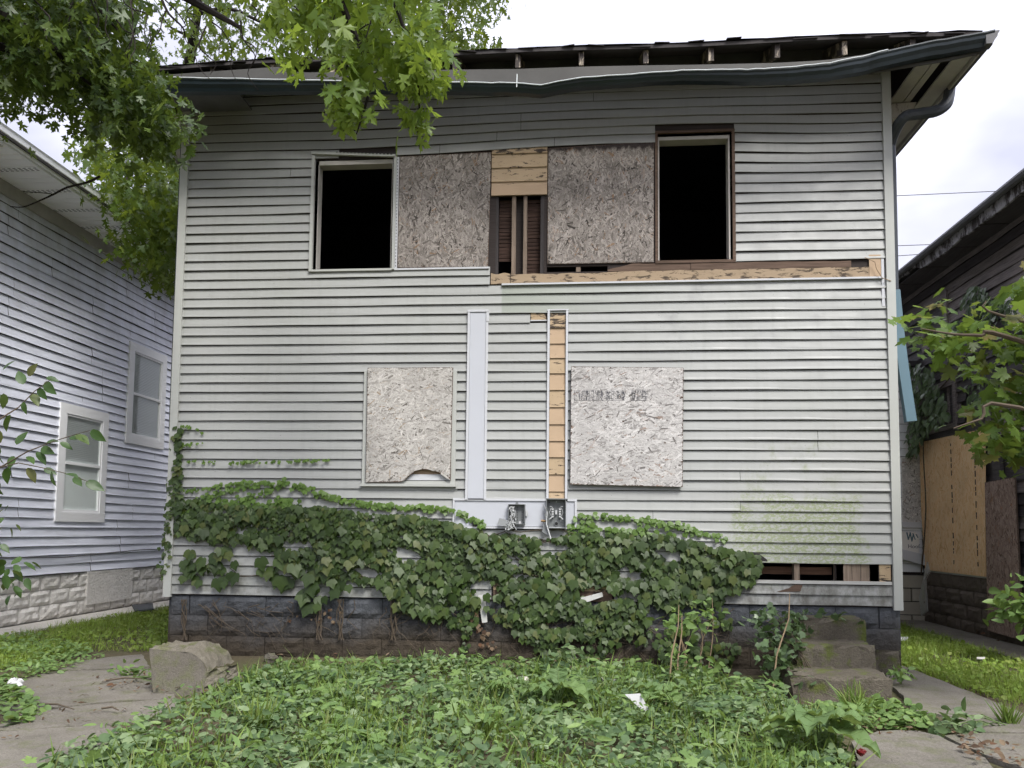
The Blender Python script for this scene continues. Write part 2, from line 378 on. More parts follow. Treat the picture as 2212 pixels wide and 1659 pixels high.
M['tarp'] = simple('white_plastic_sheet', (0.70, 0.68, 0.64), 0.45, 0.12, 4)
M['blind'] = simple('white_blind_slat', (0.88, 0.88, 0.89), 0.5, 0.05, 3)
M['blind_grey'] = simple('screened_blind_slat', (0.62, 0.62, 0.63), 0.6, 0.05, 3)
M['win_trim'] = simple('rough_white_paint', (0.88, 0.885, 0.90), 0.5, 0.03, 4, bump=0.35, bscale=18)
M['glass'] = m_glass('window_glass')
M['bark'] = simple('dark_bark', (0.020, 0.016, 0.014), 0.95, 0.4, 10, bump=0.6, bscale=25)
M['twig'] = simple('brown_twig', (0.09, 0.07, 0.05), 0.9, 0.3, 10)
M['dry_stem'] = simple('dry_stem', (0.26, 0.19, 0.12), 0.9, 0.3, 12)
M['green_stem'] = simple('green_stem', (0.10, 0.15, 0.05), 0.7, 0.2, 12)
M['maple'] = m_leaf('silver_maple_leaf', [(0.032, 0.064, 0.016), (0.043, 0.084, 0.018), (0.062, 0.112, 0.020), (0.11, 0.17, 0.030), (0.036, 0.070, 0.017)], 0.36, (0.28, 0.38, 0.04))
M['maple_young_lit'] = m_leaf('young_backlit_leaf', [(0.085, 0.155, 0.028), (0.13, 0.22, 0.034), (0.19, 0.29, 0.045), (0.25, 0.35, 0.06), (0.10, 0.18, 0.03)], 0.45, (0.46, 0.60, 0.07))  # young leaves, with the backlit brightness of the hanging spray put into the colour
M['maple_far'] = m_leaf('far_maple_leaf', [(0.038, 0.075, 0.016), (0.055, 0.105, 0.018), (0.09, 0.15, 0.024), (0.045, 0.085, 0.017)], 0.4, (0.38, 0.48, 0.045))
M['maple2'] = m_leaf('sapling_maple_leaf', [(0.085, 0.155, 0.032), (0.125, 0.21, 0.040), (0.18, 0.28, 0.055), (0.07, 0.13, 0.027), (0.20, 0.15, 0.05)], 0.4, (0.30, 0.42, 0.06))
M['ivy'] = m_leaf('ivy_leaf', [(0.028, 0.054, 0.012), (0.046, 0.082, 0.017), (0.080, 0.130, 0.028), (0.032, 0.060, 0.013), (0.056, 0.098, 0.020), (0.11, 0.13, 0.032)], 0.22, (0.18, 0.27, 0.03), 0.48, 0.35)
M['ivy_new'] = m_leaf('young_ivy_leaf', [(0.09, 0.17, 0.03), (0.14, 0.24, 0.045), (0.10, 0.18, 0.03)], 0.3, (0.30, 0.42, 0.06))
M['creeper'] = m_leaf('creeper_leaf', [(0.07, 0.12, 0.05), (0.12, 0.18, 0.085), (0.09, 0.16, 0.05), (0.16, 0.22, 0.13)], 0.2, (0.2, 0.3, 0.06), 0.35, 0.5)
M['ovate'] = m_leaf('ovate_leaf', [(0.040, 0.085, 0.022), (0.055, 0.11, 0.028), (0.075, 0.14, 0.035), (0.13, 0.12, 0.04)], 0.25, (0.2, 0.34, 0.05))
M['cover'] = m_leaf('ground_ivy_leaf', [(0.062, 0.115, 0.048), (0.112, 0.185, 0.08), (0.19, 0.285, 0.125), (0.30, 0.40, 0.20), (0.08, 0.14, 0.05)], 0.3, (0.25, 0.36, 0.08), 0.5, 0.3)
M['weed'] = m_leaf('weed_leaf', [(0.13, 0.22, 0.07), (0.20, 0.32, 0.10), (0.28, 0.41, 0.13)], 0.35, (0.32, 0.44, 0.07), 0.5)
M['burdock'] = m_leaf('broad_weed_leaf', [(0.14, 0.23, 0.085), (0.19, 0.29, 0.095), (0.16, 0.265, 0.10)], 0.3, (0.36, 0.48, 0.09), 0.55)
M['grass'] = m_leaf('grass_blade', [(0.10, 0.19, 0.035), (0.16, 0.26, 0.05), (0.23, 0.32, 0.07), (0.20, 0.22, 0.08)], 0.3, (0.34, 0.44, 0.06), 0.5)
M['lime'] = m_leaf('lime_weed_leaf', [(0.21, 0.33, 0.05), (0.31, 0.43, 0.075), (0.17, 0.28, 0.04), (0.34, 0.38, 0.11)], 0.35, (0.38, 0.50, 0.05), 0.5)
M['dead'] = m_leaf('dead_leaf', [(0.14, 0.095, 0.06), (0.24, 0.18, 0.12), (0.08, 0.05, 0.035), (0.16, 0.085, 0.05)], 0.1, (0.3, 0.2, 0.1), 0.8, 0.1)
M['litter'] = simple('white_litter', (0.5, 0.5, 0.5), 0.5, 0.06, 10)
M['red'] = simple('red_plastic', (0.13, 0.012, 0.014), 0.4, 0.1, 10)
M['wire'] = simple('overhead_wire', (0.10, 0.10, 0.11), 0.6, 0.1, 5)
M['shabby_white'] = m_paintwood('shabby_white_paint', (0.44, 0.44, 0.42), (0.22, 0.19, 0.15), 0.60, 0.68, 2, 2)
def m_ground():
    t = NT('soil'); p = t.pos(); a = t.noise(p, 1.3, 6, 0.65); b = t.noise(p, 28, 5, 0.7)
    c = t.mix(a, (0.055, 0.042, 0.030), (0.11, 0.085, 0.06)); c = t.mix(t.rng(b, 0.45, 0.7, 0, 0.6), c, (0.16, 0.125, 0.09))
    far = t.rng(t.noise(p, 0.6, 4), 0.4, 0.6); c = t.mix(t.math('MULTIPLY', far, 0.35), c, (0.07, 0.10, 0.03))
    t.bump(b, 0.6, 0.02); return t.fin(c, 0.95, 0.1)
M['ground'] = m_ground()

# ------------------------------------------------------------------ leaves
def mirror(half): return [(x, y) for x, y in half] + [(-x, y) for x, y in half[-2:0:-1]]
def leaf_tmpl(half, centre, cup=0.12, fold=0.10):
    pts = mirror(half); v = [(centre[0], centre[1], 0.0)]
    for x, y in pts: v.append((x, y, fold * abs(x) - cup * ((x * x) + (y - centre[1]) ** 2)))
    n = len(pts); f = [(0, 1 + i, 1 + (i + 1) % n) for i in range(n)]
    return np.array(v), np.array(f)
L_SILVER = leaf_tmpl([(0, 0), (.09, .0), (.36, -.03), (.27, .10), (.33, .16), (.14, .25), (.30, .36), (.37, .34), (.38, .43), (.57, .56), (.40, .54), (.36, .63), (.23, .52), (.095, .46), (.12, .62), (.22, .71), (.13, .74), (.12, .85), (.05, .88), (0, 1.03)], (0, .32), .22)
L_SIMPLE = leaf_tmpl([(0, 0), (.33, -.02), (.15, .24), (.56, .55), (.11, .48), (.18, .74), (0, 1.0)], (0, .32), .2)
L_MAPLE = leaf_tmpl([(0, 0), (.12, -.05), (.42, -.10), (.36, .06), (.50, .14), (.38, .22), (.48, .34), (.66, .52), (.47, .52), (.41, .63), (.27, .50), (.21, .57), (.27, .75), (.15, .73), (.10, .86), (0, 1)], (0, .28), .16)
L_IVY = leaf_tmpl([(0, 0), (.14, -.10), (.34, -.03), (.47, .20), (.53, .56), (.36, .57), (.26, .66), (.13, .86), (0, 1.04)], (0, .34), .20, .06)
L_OVAL = leaf_tmpl([(0, 0), (.17, .10), (.27, .32), (.26, .55), (.14, .82), (0, 1.05)], (0, .4), .18, .22)
L_ROUND = leaf_tmpl([(0, .1), (.16, -.02), (.42, .08), (.54, .42), (.40, .78), (.16, .94), (0, .96)], (0, .45), .22, .08)
L_LANCE = leaf_tmpl([(0, 0), (.10, .15), (.15, .4), (.10, .75), (0, 1.05)], (0, .4), .25, .2)
def blade_tmpl(bend):
    v = []; 
    for i in range(4):
        t = i / 3; w = 0.035 * (1 - t ** 1.5) + 0.002
        v += [(-w, t * (1 - 0.25 * bend * t), bend * t * t), (w, t * (1 - 0.25 * bend * t), bend * t * t)]
    f = []
    for i in range(3): a = 2 * i; f += [(a, a + 1, a + 3), (a, a + 3, a + 2)]
    return np.array(v), np.array(f)
L_BLADES = [blade_tmpl(b) for b in (0.1, 0.45, 0.8)]

def frames(d, n):
    d = d / np.linalg.norm(d, axis=1, keepdims=True); x = np.cross(d, n); x /= np.linalg.norm(x, axis=1, keepdims=True) + 1e-9
    z = np.cross(x, d); return np.stack([x, d, z], axis=1)          # rows: width, length, normal
def np_mesh(name, V, Fc, rnd, mat):
    me = bpy.data.meshes.new(name); nv, nf = len(V), len(Fc)
    me.vertices.add(nv); me.vertices.foreach_set('co', V.astype(np.float32).ravel())
    me.loops.add(nf * 3); me.loops.foreach_set('vertex_index', Fc.astype(np.int32).ravel())
    me.polygons.add(nf); me.polygons.foreach_set('loop_start', np.arange(0, nf * 3, 3, dtype=np.int32))
    me.update(calc_edges=True)
    a = me.attributes.new('rnd', 'FLOAT', 'POINT'); a.data.foreach_set('value', rnd.astype(np.float32))
    me.materials.append(mat); me.validate(); return me
def scatter_mesh(name, tmpl, pos, fr, scale, mat, rnd=None):
    tv, tf = tmpl; n = len(pos)
    if rnd is None: rnd = RNG.random(n)
    V = pos[:, None, :] + np.einsum('vk,nkj->nvj', tv, fr) * scale[:, None, None]
    Fc = tf[None] + (np.arange(n) * len(tv))[:, None, None]
    return np_mesh(name, V.reshape(-1, 3), Fc.reshape(-1, 3), np.repeat(rnd, len(tv)), mat)
def merge_scatter(name, lots, mat):      # lots: list of (tmpl, pos, fr, scale)
    Vs, Fs, Rs, o = [], [], [], 0
    for tmpl, pos, fr, scale in lots:
        if not len(pos): continue
        tv, tf = tmpl; n = len(pos)
        V = pos[:, None, :] + np.einsum('vk,nkj->nvj', tv, fr) * scale[:, None, None]
        Vs.append(V.reshape(-1, 3)); Fs.append((tf[None] + (np.arange(n) * len(tv))[:, None, None]).reshape(-1, 3) + o)
        Rs.append(np.repeat(RNG.random(n), len(tv))); o += n * len(tv)
    return np_mesh(name, np.concatenate(Vs), np.concatenate(Fs), np.concatenate(Rs), mat)
_leaf_me = {}
def leaf_single(tmpl, mat):
    k = (id(tmpl), mat.name)
    if k not in _leaf_me:
        tv, tf = tmpl; _leaf_me[k] = np_mesh('leaf', tv, tf, np.zeros(len(tv)), mat)
    return _leaf_me[k]
def leaves(parent, tmpl, pos, fr, scale, mat, nobj, stuffname='foliage'):
    """the largest-looking nobj leaves become parts of their own, the rest one mass of foliage"""
    dist = np.linalg.norm(pos - CAM, axis=1); order = np.argsort(-(scale / dist) * (0.6 + 0.8 * RNG.random(len(pos))))
    a, b = order[:nobj], order[nobj:]
    me = leaf_single(tmpl, mat)
    for i in a:
        m = Matrix.Identity(4)
        for r_ in range(3):
            for c in range(3): m[r_][c] = fr[i][c][r_] * scale[i]
            m[r_][3] = pos[i][r_]
        place('leaf', me, m, parent)
    if len(b):
        o = bpy.data.objects.new(stuffname, scatter_mesh(stuffname, tmpl, pos[b], fr[b], scale[b], mat)); COL.objects.link(o)
        attach(o, parent); o['kind'] = 'stuff'
def in_poly(px, py, poly):
    c = np.zeros(len(px), bool); j = len(poly) - 1
    for i in range(len(poly)):
        xi, yi = poly[i]; xj, yj = poly[j]
        c ^= ((yi > py) != (yj > py)) & (px < (xj - xi) * (py - yi) / ((yj - yi) + 1e-12) + xi); j = i
    return c
def sample_poly(poly, n):
    a = np.array(poly, float); lo, hi = a.min(0), a.max(0); out = np.zeros((0, 2))
    while len(out) < n:
        q = lo + (hi - lo) * RNG.random((n * 2, 2)); out = np.vstack([out, q[in_poly(q[:, 0], q[:, 1], poly)]])
    return out[:n]
def unit(n): v = RNG.normal(size=(n, 3)); return v / np.linalg.norm(v, axis=1, keepdims=True)

# ================================================================== SETTING
def gz(x, y):
    return (0.05 * max(0.0, min(1.0, (-0.2 - x) / 1.5)) + 0.012 * math.sin(3.1 * x + 1.3 * y) + 0.010 * math.sin(5.3 * y - 2.2 * x)
            + 0.06 * max(0, min(1, (y + 0.9) / 0.9)) * max(0, min(1, (3.0 - abs(x - 2.5)) / 1.5)))
xs = sorted(set([-400, -150, -60, -25, -12, -7, -5] + [round(-4 + 0.25 * i, 3) for i in range(64)] + [13, 16, 22, 40, 90, 200, 400]))
ys = sorted(set([-400, -150, -60, -30, -15, -10, -8] + [round(-6.5 + 0.25 * i, 3) for i in range(70)] + [12, 15, 20, 30, 60, 150, 400]))
g = MB(); g.v = [(x, y, gz(x, y) if abs(x) < 14 and abs(y) < 12 else 0.0) for y in ys for x in xs]
nx = len(xs); g.f = [(j * nx + i, j * nx + i + 1, (j + 1) * nx + i + 1, (j + 1) * nx + i) for j in range(len(ys) - 1) for i in range(nx - 1)]
mk('ground', g, M['ground'], smooth=True, kind='structure')

def z7(x, y): return (x * .3055, 1152 + y * .3055)                   # the two close views used for laying out the walks
def z8(x, y): return (1620.1 + x * .26757, 1404.1 + y * .26757)
def slab(parent, pts, conv, top=0.02):
    q = [G(*conv(x, y), z=top) for x, y in pts]; out = []
    for i, a in enumerate(q):                                      # broken, uneven edges
        b = q[(i + 1) % len(q)]; n = max(1, int((b - a).length / 0.12)); nrm = Vector((-(b - a).y, (b - a).x, 0)).normalized()
        for k in range(n):
            p = a.lerp(b, k / n); out.append(p + (nrm * RD.uniform(-0.014, 0.014) if k else Vector()))
    tilt = (RD.uniform(-.012, .012), RD.uniform(-.012, .012)); c = sum(q, Vector()) / len(q)
    top_ = [Vector((p.x, p.y, top + RD.uniform(-.002, .002) + (p.x - c.x) * tilt[0] + (p.y - c.y) * tilt[1])) for p in out]
    mk('slab', MB().prism(top_, (0, 0, -0.09)), M['slab'], parent)
pl = root('path', (0.4, -2, 0), kind='structure')
slab(pl, [(560, 905), (760, 880), (1000, 858), (1060, 935), (800, 950), (420, 962)], z7, 0.04)
slab(pl, [(330, 978), (1050, 950), (1240, 1160), (700, 1195), (160, 1262), (20, 1215), (80, 1060)], z7, 0.035)
slab(pl, [(160, 1275), (700, 1207), (1250, 1172), (1240, 1300), (700, 1350), (30, 1392), (-60, 1380)], z7, 0.03)
slab(pl, [(-120, 1400), (30, 1405), (740, 1355), (900, 1400), (560, 1659), (420, 1800), (-120, 1800)], z7, 0.03)
pr = root('path', (7.2, -1, 0), kind='structure')
slab(pr, [(1090, 60), (1145, 105), (1290, 150), (1660, 290), (2212, 500), (2400, 540), (1620, 528), (1310, 480), (1240, 370), (1100, 240)], z8, 0.035)
slab(pr, [(1560, 545), (1630, 537), (2420, 548), (2600, 670), (1830, 655), (1700, 610)], z8, 0.03)
slab(pr, [(1830, 668), (2640, 680), (2800, 1000), (2500, 1050), (1915, 855), (1570, 690)], z8, 0.03)
slab(pr, [(1030, 655), (1350, 650), (1525, 692), (1900, 868), (1990, 980), (2050, 1100), (900, 1100), (820, 740)], z8, 0.026)
wk = root('path', (-2.6, 3, 0), kind='structure')
for k in range(6):
    y0 = -2.2 + k * 1.75
    mk('slab', MB().prism([(-2.84, y0, .09), (-2.33 + RD.uniform(-.015, .015), y0, .09), (-2.33, y0 + 1.73, .09), (-2.84, y0 + 1.73, .09)], (0, 0, -.1)), M['white_walk'], wk)
wk2 = root('path', (9.3, 3, 0), kind='structure')
for k in range(5):
    y0 = -2.0 + k * 1.6
    mk('slab', MB().prism([(8.95 + RD.uniform(-.03, .03), y0, .05), (9.55, y0, .05), (9.55, y0 + 1.57, .05), (8.95, y0 + 1.57, .05)], (0, 0, -.1)), M['slab'], wk2)

# ================================================================== generic wall pieces
def map_front(s, t, z): return (s, -t, z)
def map_left(s, t, z): return (-2.86 + t, s, z)
def map_right(s, t, z): return (9.6 - t, s, z)
def panel(parent, mp, s0, s1, z0, h, lip, mat, zf=None, name='siding_panel', wob=0.0022, gap=0.0055):
    if s1 - s0 < 0.02: return None
    n = max(1, int((s1 - s0) / 0.35)); mb = MB(); ph = RD.uniform(0, 9)
    prof = [(0.002, h), (lip * .80, 0.030), (lip, 0.014), (lip + 0.001, gap), (lip - 0.006, gap - .001), (lip - 0.008, gap + .006)]
    for i in range(n + 1):
        s = s0 + (s1 - s0) * i / n; w = wob * math.sin(2.3 * s + ph) + wob * 0.7 * math.sin(5.1 * s + 2 * ph)
        dz = zf(s) if zf else 0.0
        for j, (t, z) in enumerate(prof):
            mb.v.append(mp(s, t + (w if j >= 2 else w * 0.4) + wob, z0 + z + dz + w * 0.8))
    m = len(prof)
    for i in range(n):
        for j in range(m - 1):
            a = i * m + j; mb.f.append((a, a + 1, a + m + 1, a + m))
    return mk(name, mb, mat, parent)
def cut(iv, a, b):
    out = []
    for x0, x1 in iv:
        if b <= x0 or a >= x1: out.append((x0, x1)); continue
        if a > x0: out.append((x0, a))
        if b < x1: out.append((b, x1))
    return out
def sheath_cells(x0, x1, z0, z1, holes, y0, y1):
    xs = sorted({x0, x1} | {v for h in holes for v in h[:2] if x0 < v < x1}); zs = sorted({z0, z1} | {v for h in holes for v in h[2:] if z0 < v < z1})
    mb = MB()
    for i in range(len(xs) - 1):
        for j in range(len(zs) - 1):
            cx, cz = (xs[i] + xs[i + 1]) / 2, (zs[j] + zs[j + 1]) / 2
            if any(h[0] < cx < h[1] and h[2] < cz < h[3] for h in holes): continue
            mb.box(xs[i], xs[i + 1], y0, y1, zs[j], zs[j + 1])
    return mb
def rock_block(name, w, h, d, mat, bulge=0.03, nu=5, nv=4):
    mb = MB()
    def fn(u, v):
        e = min(u, 1 - u, v, 1 - v); b = 0.0 if e < 1e-6 else bulge * RD.uniform(0.35, 1.0)
        return ((u - .5) * w, -d / 2 - b, (v - .5) * h)
    o = len(mb.v); mb.grid(fn, nu, nv)
    x, y, z = w / 2, d / 2, h / 2
    mb.add([(-x, -y, -z), (x, -y, -z), (x, y, -z), (-x, y, -z), (-x, -y, z), (x, -y, z), (x, y, z), (-x, y, z)],
           [(0, 3, 2, 1), (4, 5, 6, 7), (1, 2, 6, 5), (2, 3, 7, 6), (3, 0, 4, 7)])
    return mb.mesh(name, mat)

# ================================================================== THE DERELICT HOUSE
W, ZB, DZ = 7.35, 0.665, 0.1003
H = root('house', (W / 2, 0, 0), label='two-storey derelict house with pale sage vinyl siding and boarded windows', cat='house')
# openings (X0, X1, Z0, Z1)
WL = (1.435, 2.335, 4.045, 5.300); WR = (5.03, 5.825, 4.085, 5.455)
BAND = (3.345, 7.26, 3.885, 4.085); BRD = (2.335, 5.03, 4.06, 5.265)
LW = (2.05, 3.02, 1.80, 3.02); RW = (4.21, 5.28, 1.83, 3.0)
CHASE = (3.125, 3.335, 1.665, 3.61); STRIP = (3.945, 4.155, 1.68, 3.605)
METER = (3.0, 4.25, 1.38, 1.675); PATCH = (3.765, 3.935, 3.505, 3.60)
HOLE = (5.82, 7.27, 0.87, 1.075); HOLE2 = (3.40, 4.62, 0.66, 0.865)
cutouts = [WL, (1.72, 2.335, 5.27, 5.36), WR, BAND, BRD, LW, RW, CHASE, STRIP, METER, PATCH, HOLE, HOLE2]
see_through = [(1.50, 2.30, 4.08, 5.26), (5.06, 5.78, 4.10, 5.40), (3.40, 3.90, 3.99, 4.82), (5.84, 6.75, 0.905, 1.075), (3.93, 4.55, 4.005, 4.06)]
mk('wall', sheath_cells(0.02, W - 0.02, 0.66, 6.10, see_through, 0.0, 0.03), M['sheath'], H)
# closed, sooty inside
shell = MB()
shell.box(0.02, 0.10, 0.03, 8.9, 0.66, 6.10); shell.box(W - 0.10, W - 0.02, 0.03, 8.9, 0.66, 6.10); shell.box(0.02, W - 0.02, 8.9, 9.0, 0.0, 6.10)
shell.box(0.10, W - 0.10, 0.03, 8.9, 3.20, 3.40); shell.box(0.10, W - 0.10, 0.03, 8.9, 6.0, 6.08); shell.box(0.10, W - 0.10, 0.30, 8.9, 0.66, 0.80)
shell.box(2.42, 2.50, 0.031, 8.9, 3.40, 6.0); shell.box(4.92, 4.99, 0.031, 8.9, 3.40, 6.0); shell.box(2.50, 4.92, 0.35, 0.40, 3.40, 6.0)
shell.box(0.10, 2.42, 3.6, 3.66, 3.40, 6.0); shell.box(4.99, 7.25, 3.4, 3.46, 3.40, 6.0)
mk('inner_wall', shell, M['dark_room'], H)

def bulge(z):                                                     # the siding above the boards has slipped and lies a little askew
    k = max(0.0, 1 - abs(z - 5.3) / 0.62)
    def fn(s):
        ss = lambda a, b: (lambda t: t * t * (3 - 2 * t))(max(0.0, min(1.0, (s - a) / (b - a))))
        return k * (0.058 * ss(1.6, 4.9) * (1 - ss(5.2, 6.9)) - 0.012 * ss(0.6, 2.0) * (1 - ss(2.6, 4.0)))
    return fn
JO = {3: [4.9], 4: [2.2], 8: [5.0], 9: [5.85], 12: [5.85], 15: [6.6], 16: [6.6], 45: [3.35], 46: [2.8, 4.0], 47: [3.4], 48: [3.65], 49: [3.65], 50: [2.6], 51: [4.4], 44: [1.2], 26: [], 30: []}
for k in range(54):
    z = ZB + k * DZ
    iv = [(0.072, W - 0.072)]
    for x0, x1, z0, z1 in cutouts:
        if z0 < z + DZ / 2 < z1: iv = cut(iv, x0, x1)
    if 3.83 < z + DZ / 2 < 4.06: iv = cut(iv, 3.345, 3.50 if z > 3.85 else 3.36)
    for j in JO.get(k, []):
        iv = [w for a, b in iv for w in (((a, j - 0.002), (j + 0.002, b)) if a + .2 < j < b - .2 else ((a, b),))]
    for a, b in iv:
        zf = bulge(z)
        if 0.60 < z < 0.75 and a > 4: zf = (lambda s: 0.004 * math.sin(3 * s))
        panel(H, map_front, a, b, z, DZ, 0.0185 + RD.uniform(-.001, .0015), M['siding'], zf)
# two courses on the right are of a darker, mossier batch: loose lapped ends
mk('corner_trim', MB().box(-0.012, 0.072, -0.036, 0.0, 0.64, 6.05).box(-0.012, 0.0, 0.0, 0.07, 0.64, 6.05), M['trim'], H)
mk('corner_trim', MB().box(W - 0.072, W + 0.012, -0.036, 0.0, 0.635, 6.05).box(W, W + 0.012, 0.0, 0.07, 0.635, 6.05), M['trim'], H)
for X in (-.004, W + .004):                                          # side walls, seen edge on
    for k in range(54):
        z = ZB + k * DZ; s = 1 if X > 1 else -1
        panel(H, (lambda q, t, zz, X=X, s=s: (X + s * t, q, zz)), 0.07, 9.0, z, DZ, 0.016, M['siding'])
mk('siding_panel', MB().box(0.0, W, 9.0, 9.02, 0.66, 6.1), M['siding'], H)

# ---- foundation
F_ = mk('foundation', MB().box(0.06, W - 0.06, 0.055, 0.30, -0.3, 0.655).box(0.06, 0.3, 0.3, 8.9, -0.3, 0.655).box(W - .3, W - .06, 0.3, 8.9, -0.3, 0.655), M['mortar'], H)
blk = [rock_block('block', 0.400, 0.199, 0.05, M['block'], b) for b in (0.02, 0.032, 0.038, 0.026, 0.018)]
hblk = rock_block('block', 0.19, 0.194, 0.05, M['block'], 0.015)
for row in range(4):
    z = 0.655 - 0.10 - row * 0.203
    x = 0.06 + (0.0 if row % 2 else -0.2); 
    while x < W - 0.1:
        if x < 0.0: place('block', hblk, Matrix.Translation((x + 0.3, 0.03, z)), F_)
        elif x + 0.4 > W: place('block', hblk, Matrix.Translation((x + 0.1, 0.03, z)), F_)
        else: place('block', RD.choice(blk), Matrix.Translation((x + 0.2, 0.03 + RD.uniform(-.004, .006), z)) @ Matrix.Rotation(RD.choice((0, math.pi)), 4, 'Y'), F_)
        x += 0.405
for row in range(4):
    for k in range(22):
        z = 0.555 - row * 0.203
        place('block', RD.choice(blk), Matrix.Translation((0.03, 0.27 + k * 0.405, z)) @ Matrix.Rotation(-math.pi / 2, 4, 'Z'), F_)

# ---- oriented-strand boards
def strand_board(parent, corners, thick, mat, n, along=None, notch=None, name='strand_board', L=(0.04, 0.11), Wd=(0.006, 0.020), mp=None, body=None):
    """corners: bottom-left, bottom-right, top-right, top-left in (s, z); mp(s, t, z) -> world with t out of the wall"""
    t0, t1 = thick; poly = list(corners)
    if notch: poly = [corners[0]] + notch + [corners[1], corners[2], corners[3]]
    a = [Vector(mp(s, t0, z)) for s, z in poly]; out = Vector(mp(0, t1, 0)) - Vector(mp(0, t0, 0))
    b = mk(name, MB().prism(a, out), body or M['osb_edge'], parent)
    c = np.array(corners, float); cu, cv = RNG.random(n), RNG.random(n)
    ang = RNG.normal(along[0], along[1], n) if along else RNG.random(n) * np.pi
    ln, wd = RNG.uniform(*L, n), RNG.uniform(*Wd, n)
    S = (c[0] * ((1 - cu) * (1 - cv))[:, None] + c[1] * (cu * (1 - cv))[:, None] + c[2] * (cu * cv)[:, None] + c[3] * ((1 - cu) * cv)[:, None])
    hx = np.abs(np.cos(ang)) * ln / 2 + np.abs(np.sin(ang)) * wd / 2; hz = np.abs(np.sin(ang)) * ln / 2 + np.abs(np.cos(ang)) * wd / 2
    def edge_s(z, i, j): return c[i][0] + (c[j][0] - c[i][0]) * (z - c[i][1]) / (c[j][1] - c[i][1])
    def edge_z(s, i, j): return c[i][1] + (c[j][1] - c[i][1]) * (s - c[i][0]) / (c[j][0] - c[i][0])
    S[:, 1] = np.clip(S[:, 1], edge_z(S[:, 0], 0, 1) + hz + .002, edge_z(S[:, 0], 3, 2) - hz - .002)
    S[:, 0] = np.clip(S[:, 0], edge_s(S[:, 1], 0, 3) + hx + .002, edge_s(S[:, 1], 1, 2) - hx - .002)
    keep = np.ones(n, bool)
    if notch:
        npoly = [(corners[0][0], corners[0][1] - .05)] + [corners[0]] + notch + [corners[1], (corners[1][0], corners[1][1] - .05)]
        for e in (-.5, 0, .5): keep &= ~in_poly(S[:, 0] + e * ln * np.cos(ang), S[:, 1] + e * ln * np.sin(ang), npoly)
    S, ang, ln, wd = S[keep], ang[keep], ln[keep], wd[keep]; n = len(S)
    base = np.array([[-.5, -.5], [.42, -.5], [.5, .1], [.4, .5], [-.45, .5], [-.5, .0]]) + 0.0
    q = base[None] * np.stack([ln, wd], 1)[:, None, :]; q = q * (1 + RNG.normal(0, .06, q.shape))
    co, si = np.cos(ang)[:, None], np.sin(ang)[:, None]
    s_ = S[:, 0:1] + q[..., 0] * co - q[..., 1] * si; z_ = S[:, 1:2] + q[..., 0] * si + q[..., 1] * co
    dep = t1 + 0.0004 + RNG.random(n)[:, None] * 0.0022 + RNG.normal(0, .0003, (n, 6))
    ax = np.array(mp(1, 0, 0)) - np.array(mp(0, 0, 0)); an = np.array(mp(0, 1, 0)) - np.array(mp(0, 0, 0)); o0 = np.array(mp(0, 0, 0))
    V = o0 + s_[..., None] * ax + dep[..., None] * an + z_[..., None] * np.array([0, 0, 1.0])
    tf = np.array([(0, 1, 2), (0, 2, 3), (0, 3, 4), (0, 4, 5)])
    me = np_mesh('strands', V.reshape(-1, 3), (tf[None] + (np.arange(n) * 6)[:, None, None]).reshape(-1, 3), np.repeat(np.clip(RNG.normal(.5, .24, n), 0, 1), 6), mat)
    o = bpy.data.objects.new('strands', me); COL.objects.link(o); attach(o, b); o['kind'] = 'stuff'
    return b
def xz(x, y, Y=0.0): p = P(x, y, Y); return (p.x, p.z)
VERT = (math.pi / 2, 0.8)
strand_board(H, [(2.375, 4.075), (3.325, 4.065), (3.345, 5.29), (2.375, 5.27)], (0.002, 0.014), M['osb_up'], 6500, VERT, mp=map_front)
strand_board(H, [(3.935, 4.085), (5.015, 4.083), (5.02, 5.345), (3.935, 5.31)], (0.004, 0.016), M['osb_up'], 7500, VERT, mp=map_front)
nt = [xz(*q) for q in ((868, 1042), (880, 1036), (886, 1028), (893, 1024), (900, 1017), (912, 1014), (925, 1016), (938, 1018), (950, 1021), (960, 1029), (971, 1036))]
strand_board(H, [xz(793, 1043), xz(975, 1038), xz(980.5, 796), xz(797.5, 797)], (0.045, 0.058), M['osb_low'], 6000, (0.15, 0.75), nt, mp=map_front)
strand_board(H, [xz(1231.5, 1047), xz(1473, 1053), xz(1475, 797), xz(1234, 794)], (0.045, 0.058), M['osb_grey'], 7000, (0.1, 0.6), mp=map_front)
# worn factory grade stamp on the right-hand lower board
pr_ = MB()
def pbox(x0, x1, y0, y1):
    a, b = P(x0, y1, -0.0615), P(x1, y0, -0.0615); pr_.add([(a.x, -0.0615, a.z), (b.x, -0.0615, a.z), (b.x, -0.0615, b.z), (a.x, -0.0615, b.z)], [(0, 1, 2, 3)])
x = 1240.0
while x < 1398:
    if 1352 < x < 1362: x = 1363
    pbox(x, x + 0.7, 843 + RD.uniform(0, 3), 864 - RD.uniform(0, 2)) if RD.random() < .35 else None
    y = 844
    while y < 863:
        hgt = RD.uniform(1.0, 3.2)
        if RD.random() < .62: pbox(x + 1, x + 1 + RD.uniform(.6, 2.0), y, y + hgt)
        y += hgt + RD.uniform(.6, 1.2)
    x += RD.uniform(2.2, 3.4)
for xx in (1240, 1267, 1292, 1320, 1345): pbox(xx, xx + 0.9, 842.5, 865)
for a_, b_ in ((1240, 1350), (1363, 1395)): pbox(a_, b_, 842, 842.8); pbox(a_, b_, 864.6, 865.4)
mk('stamp', pr_, M['print'], H, kind='stuff')
def nails(pts, Y=-0.064):
    for x, y in pts:
        p = P(x, y, Y); mk('nail', MB().tube([(p.x, Y, p.z), (p.x, Y + .01, p.z)], 0.005, 6), M['black'], H)
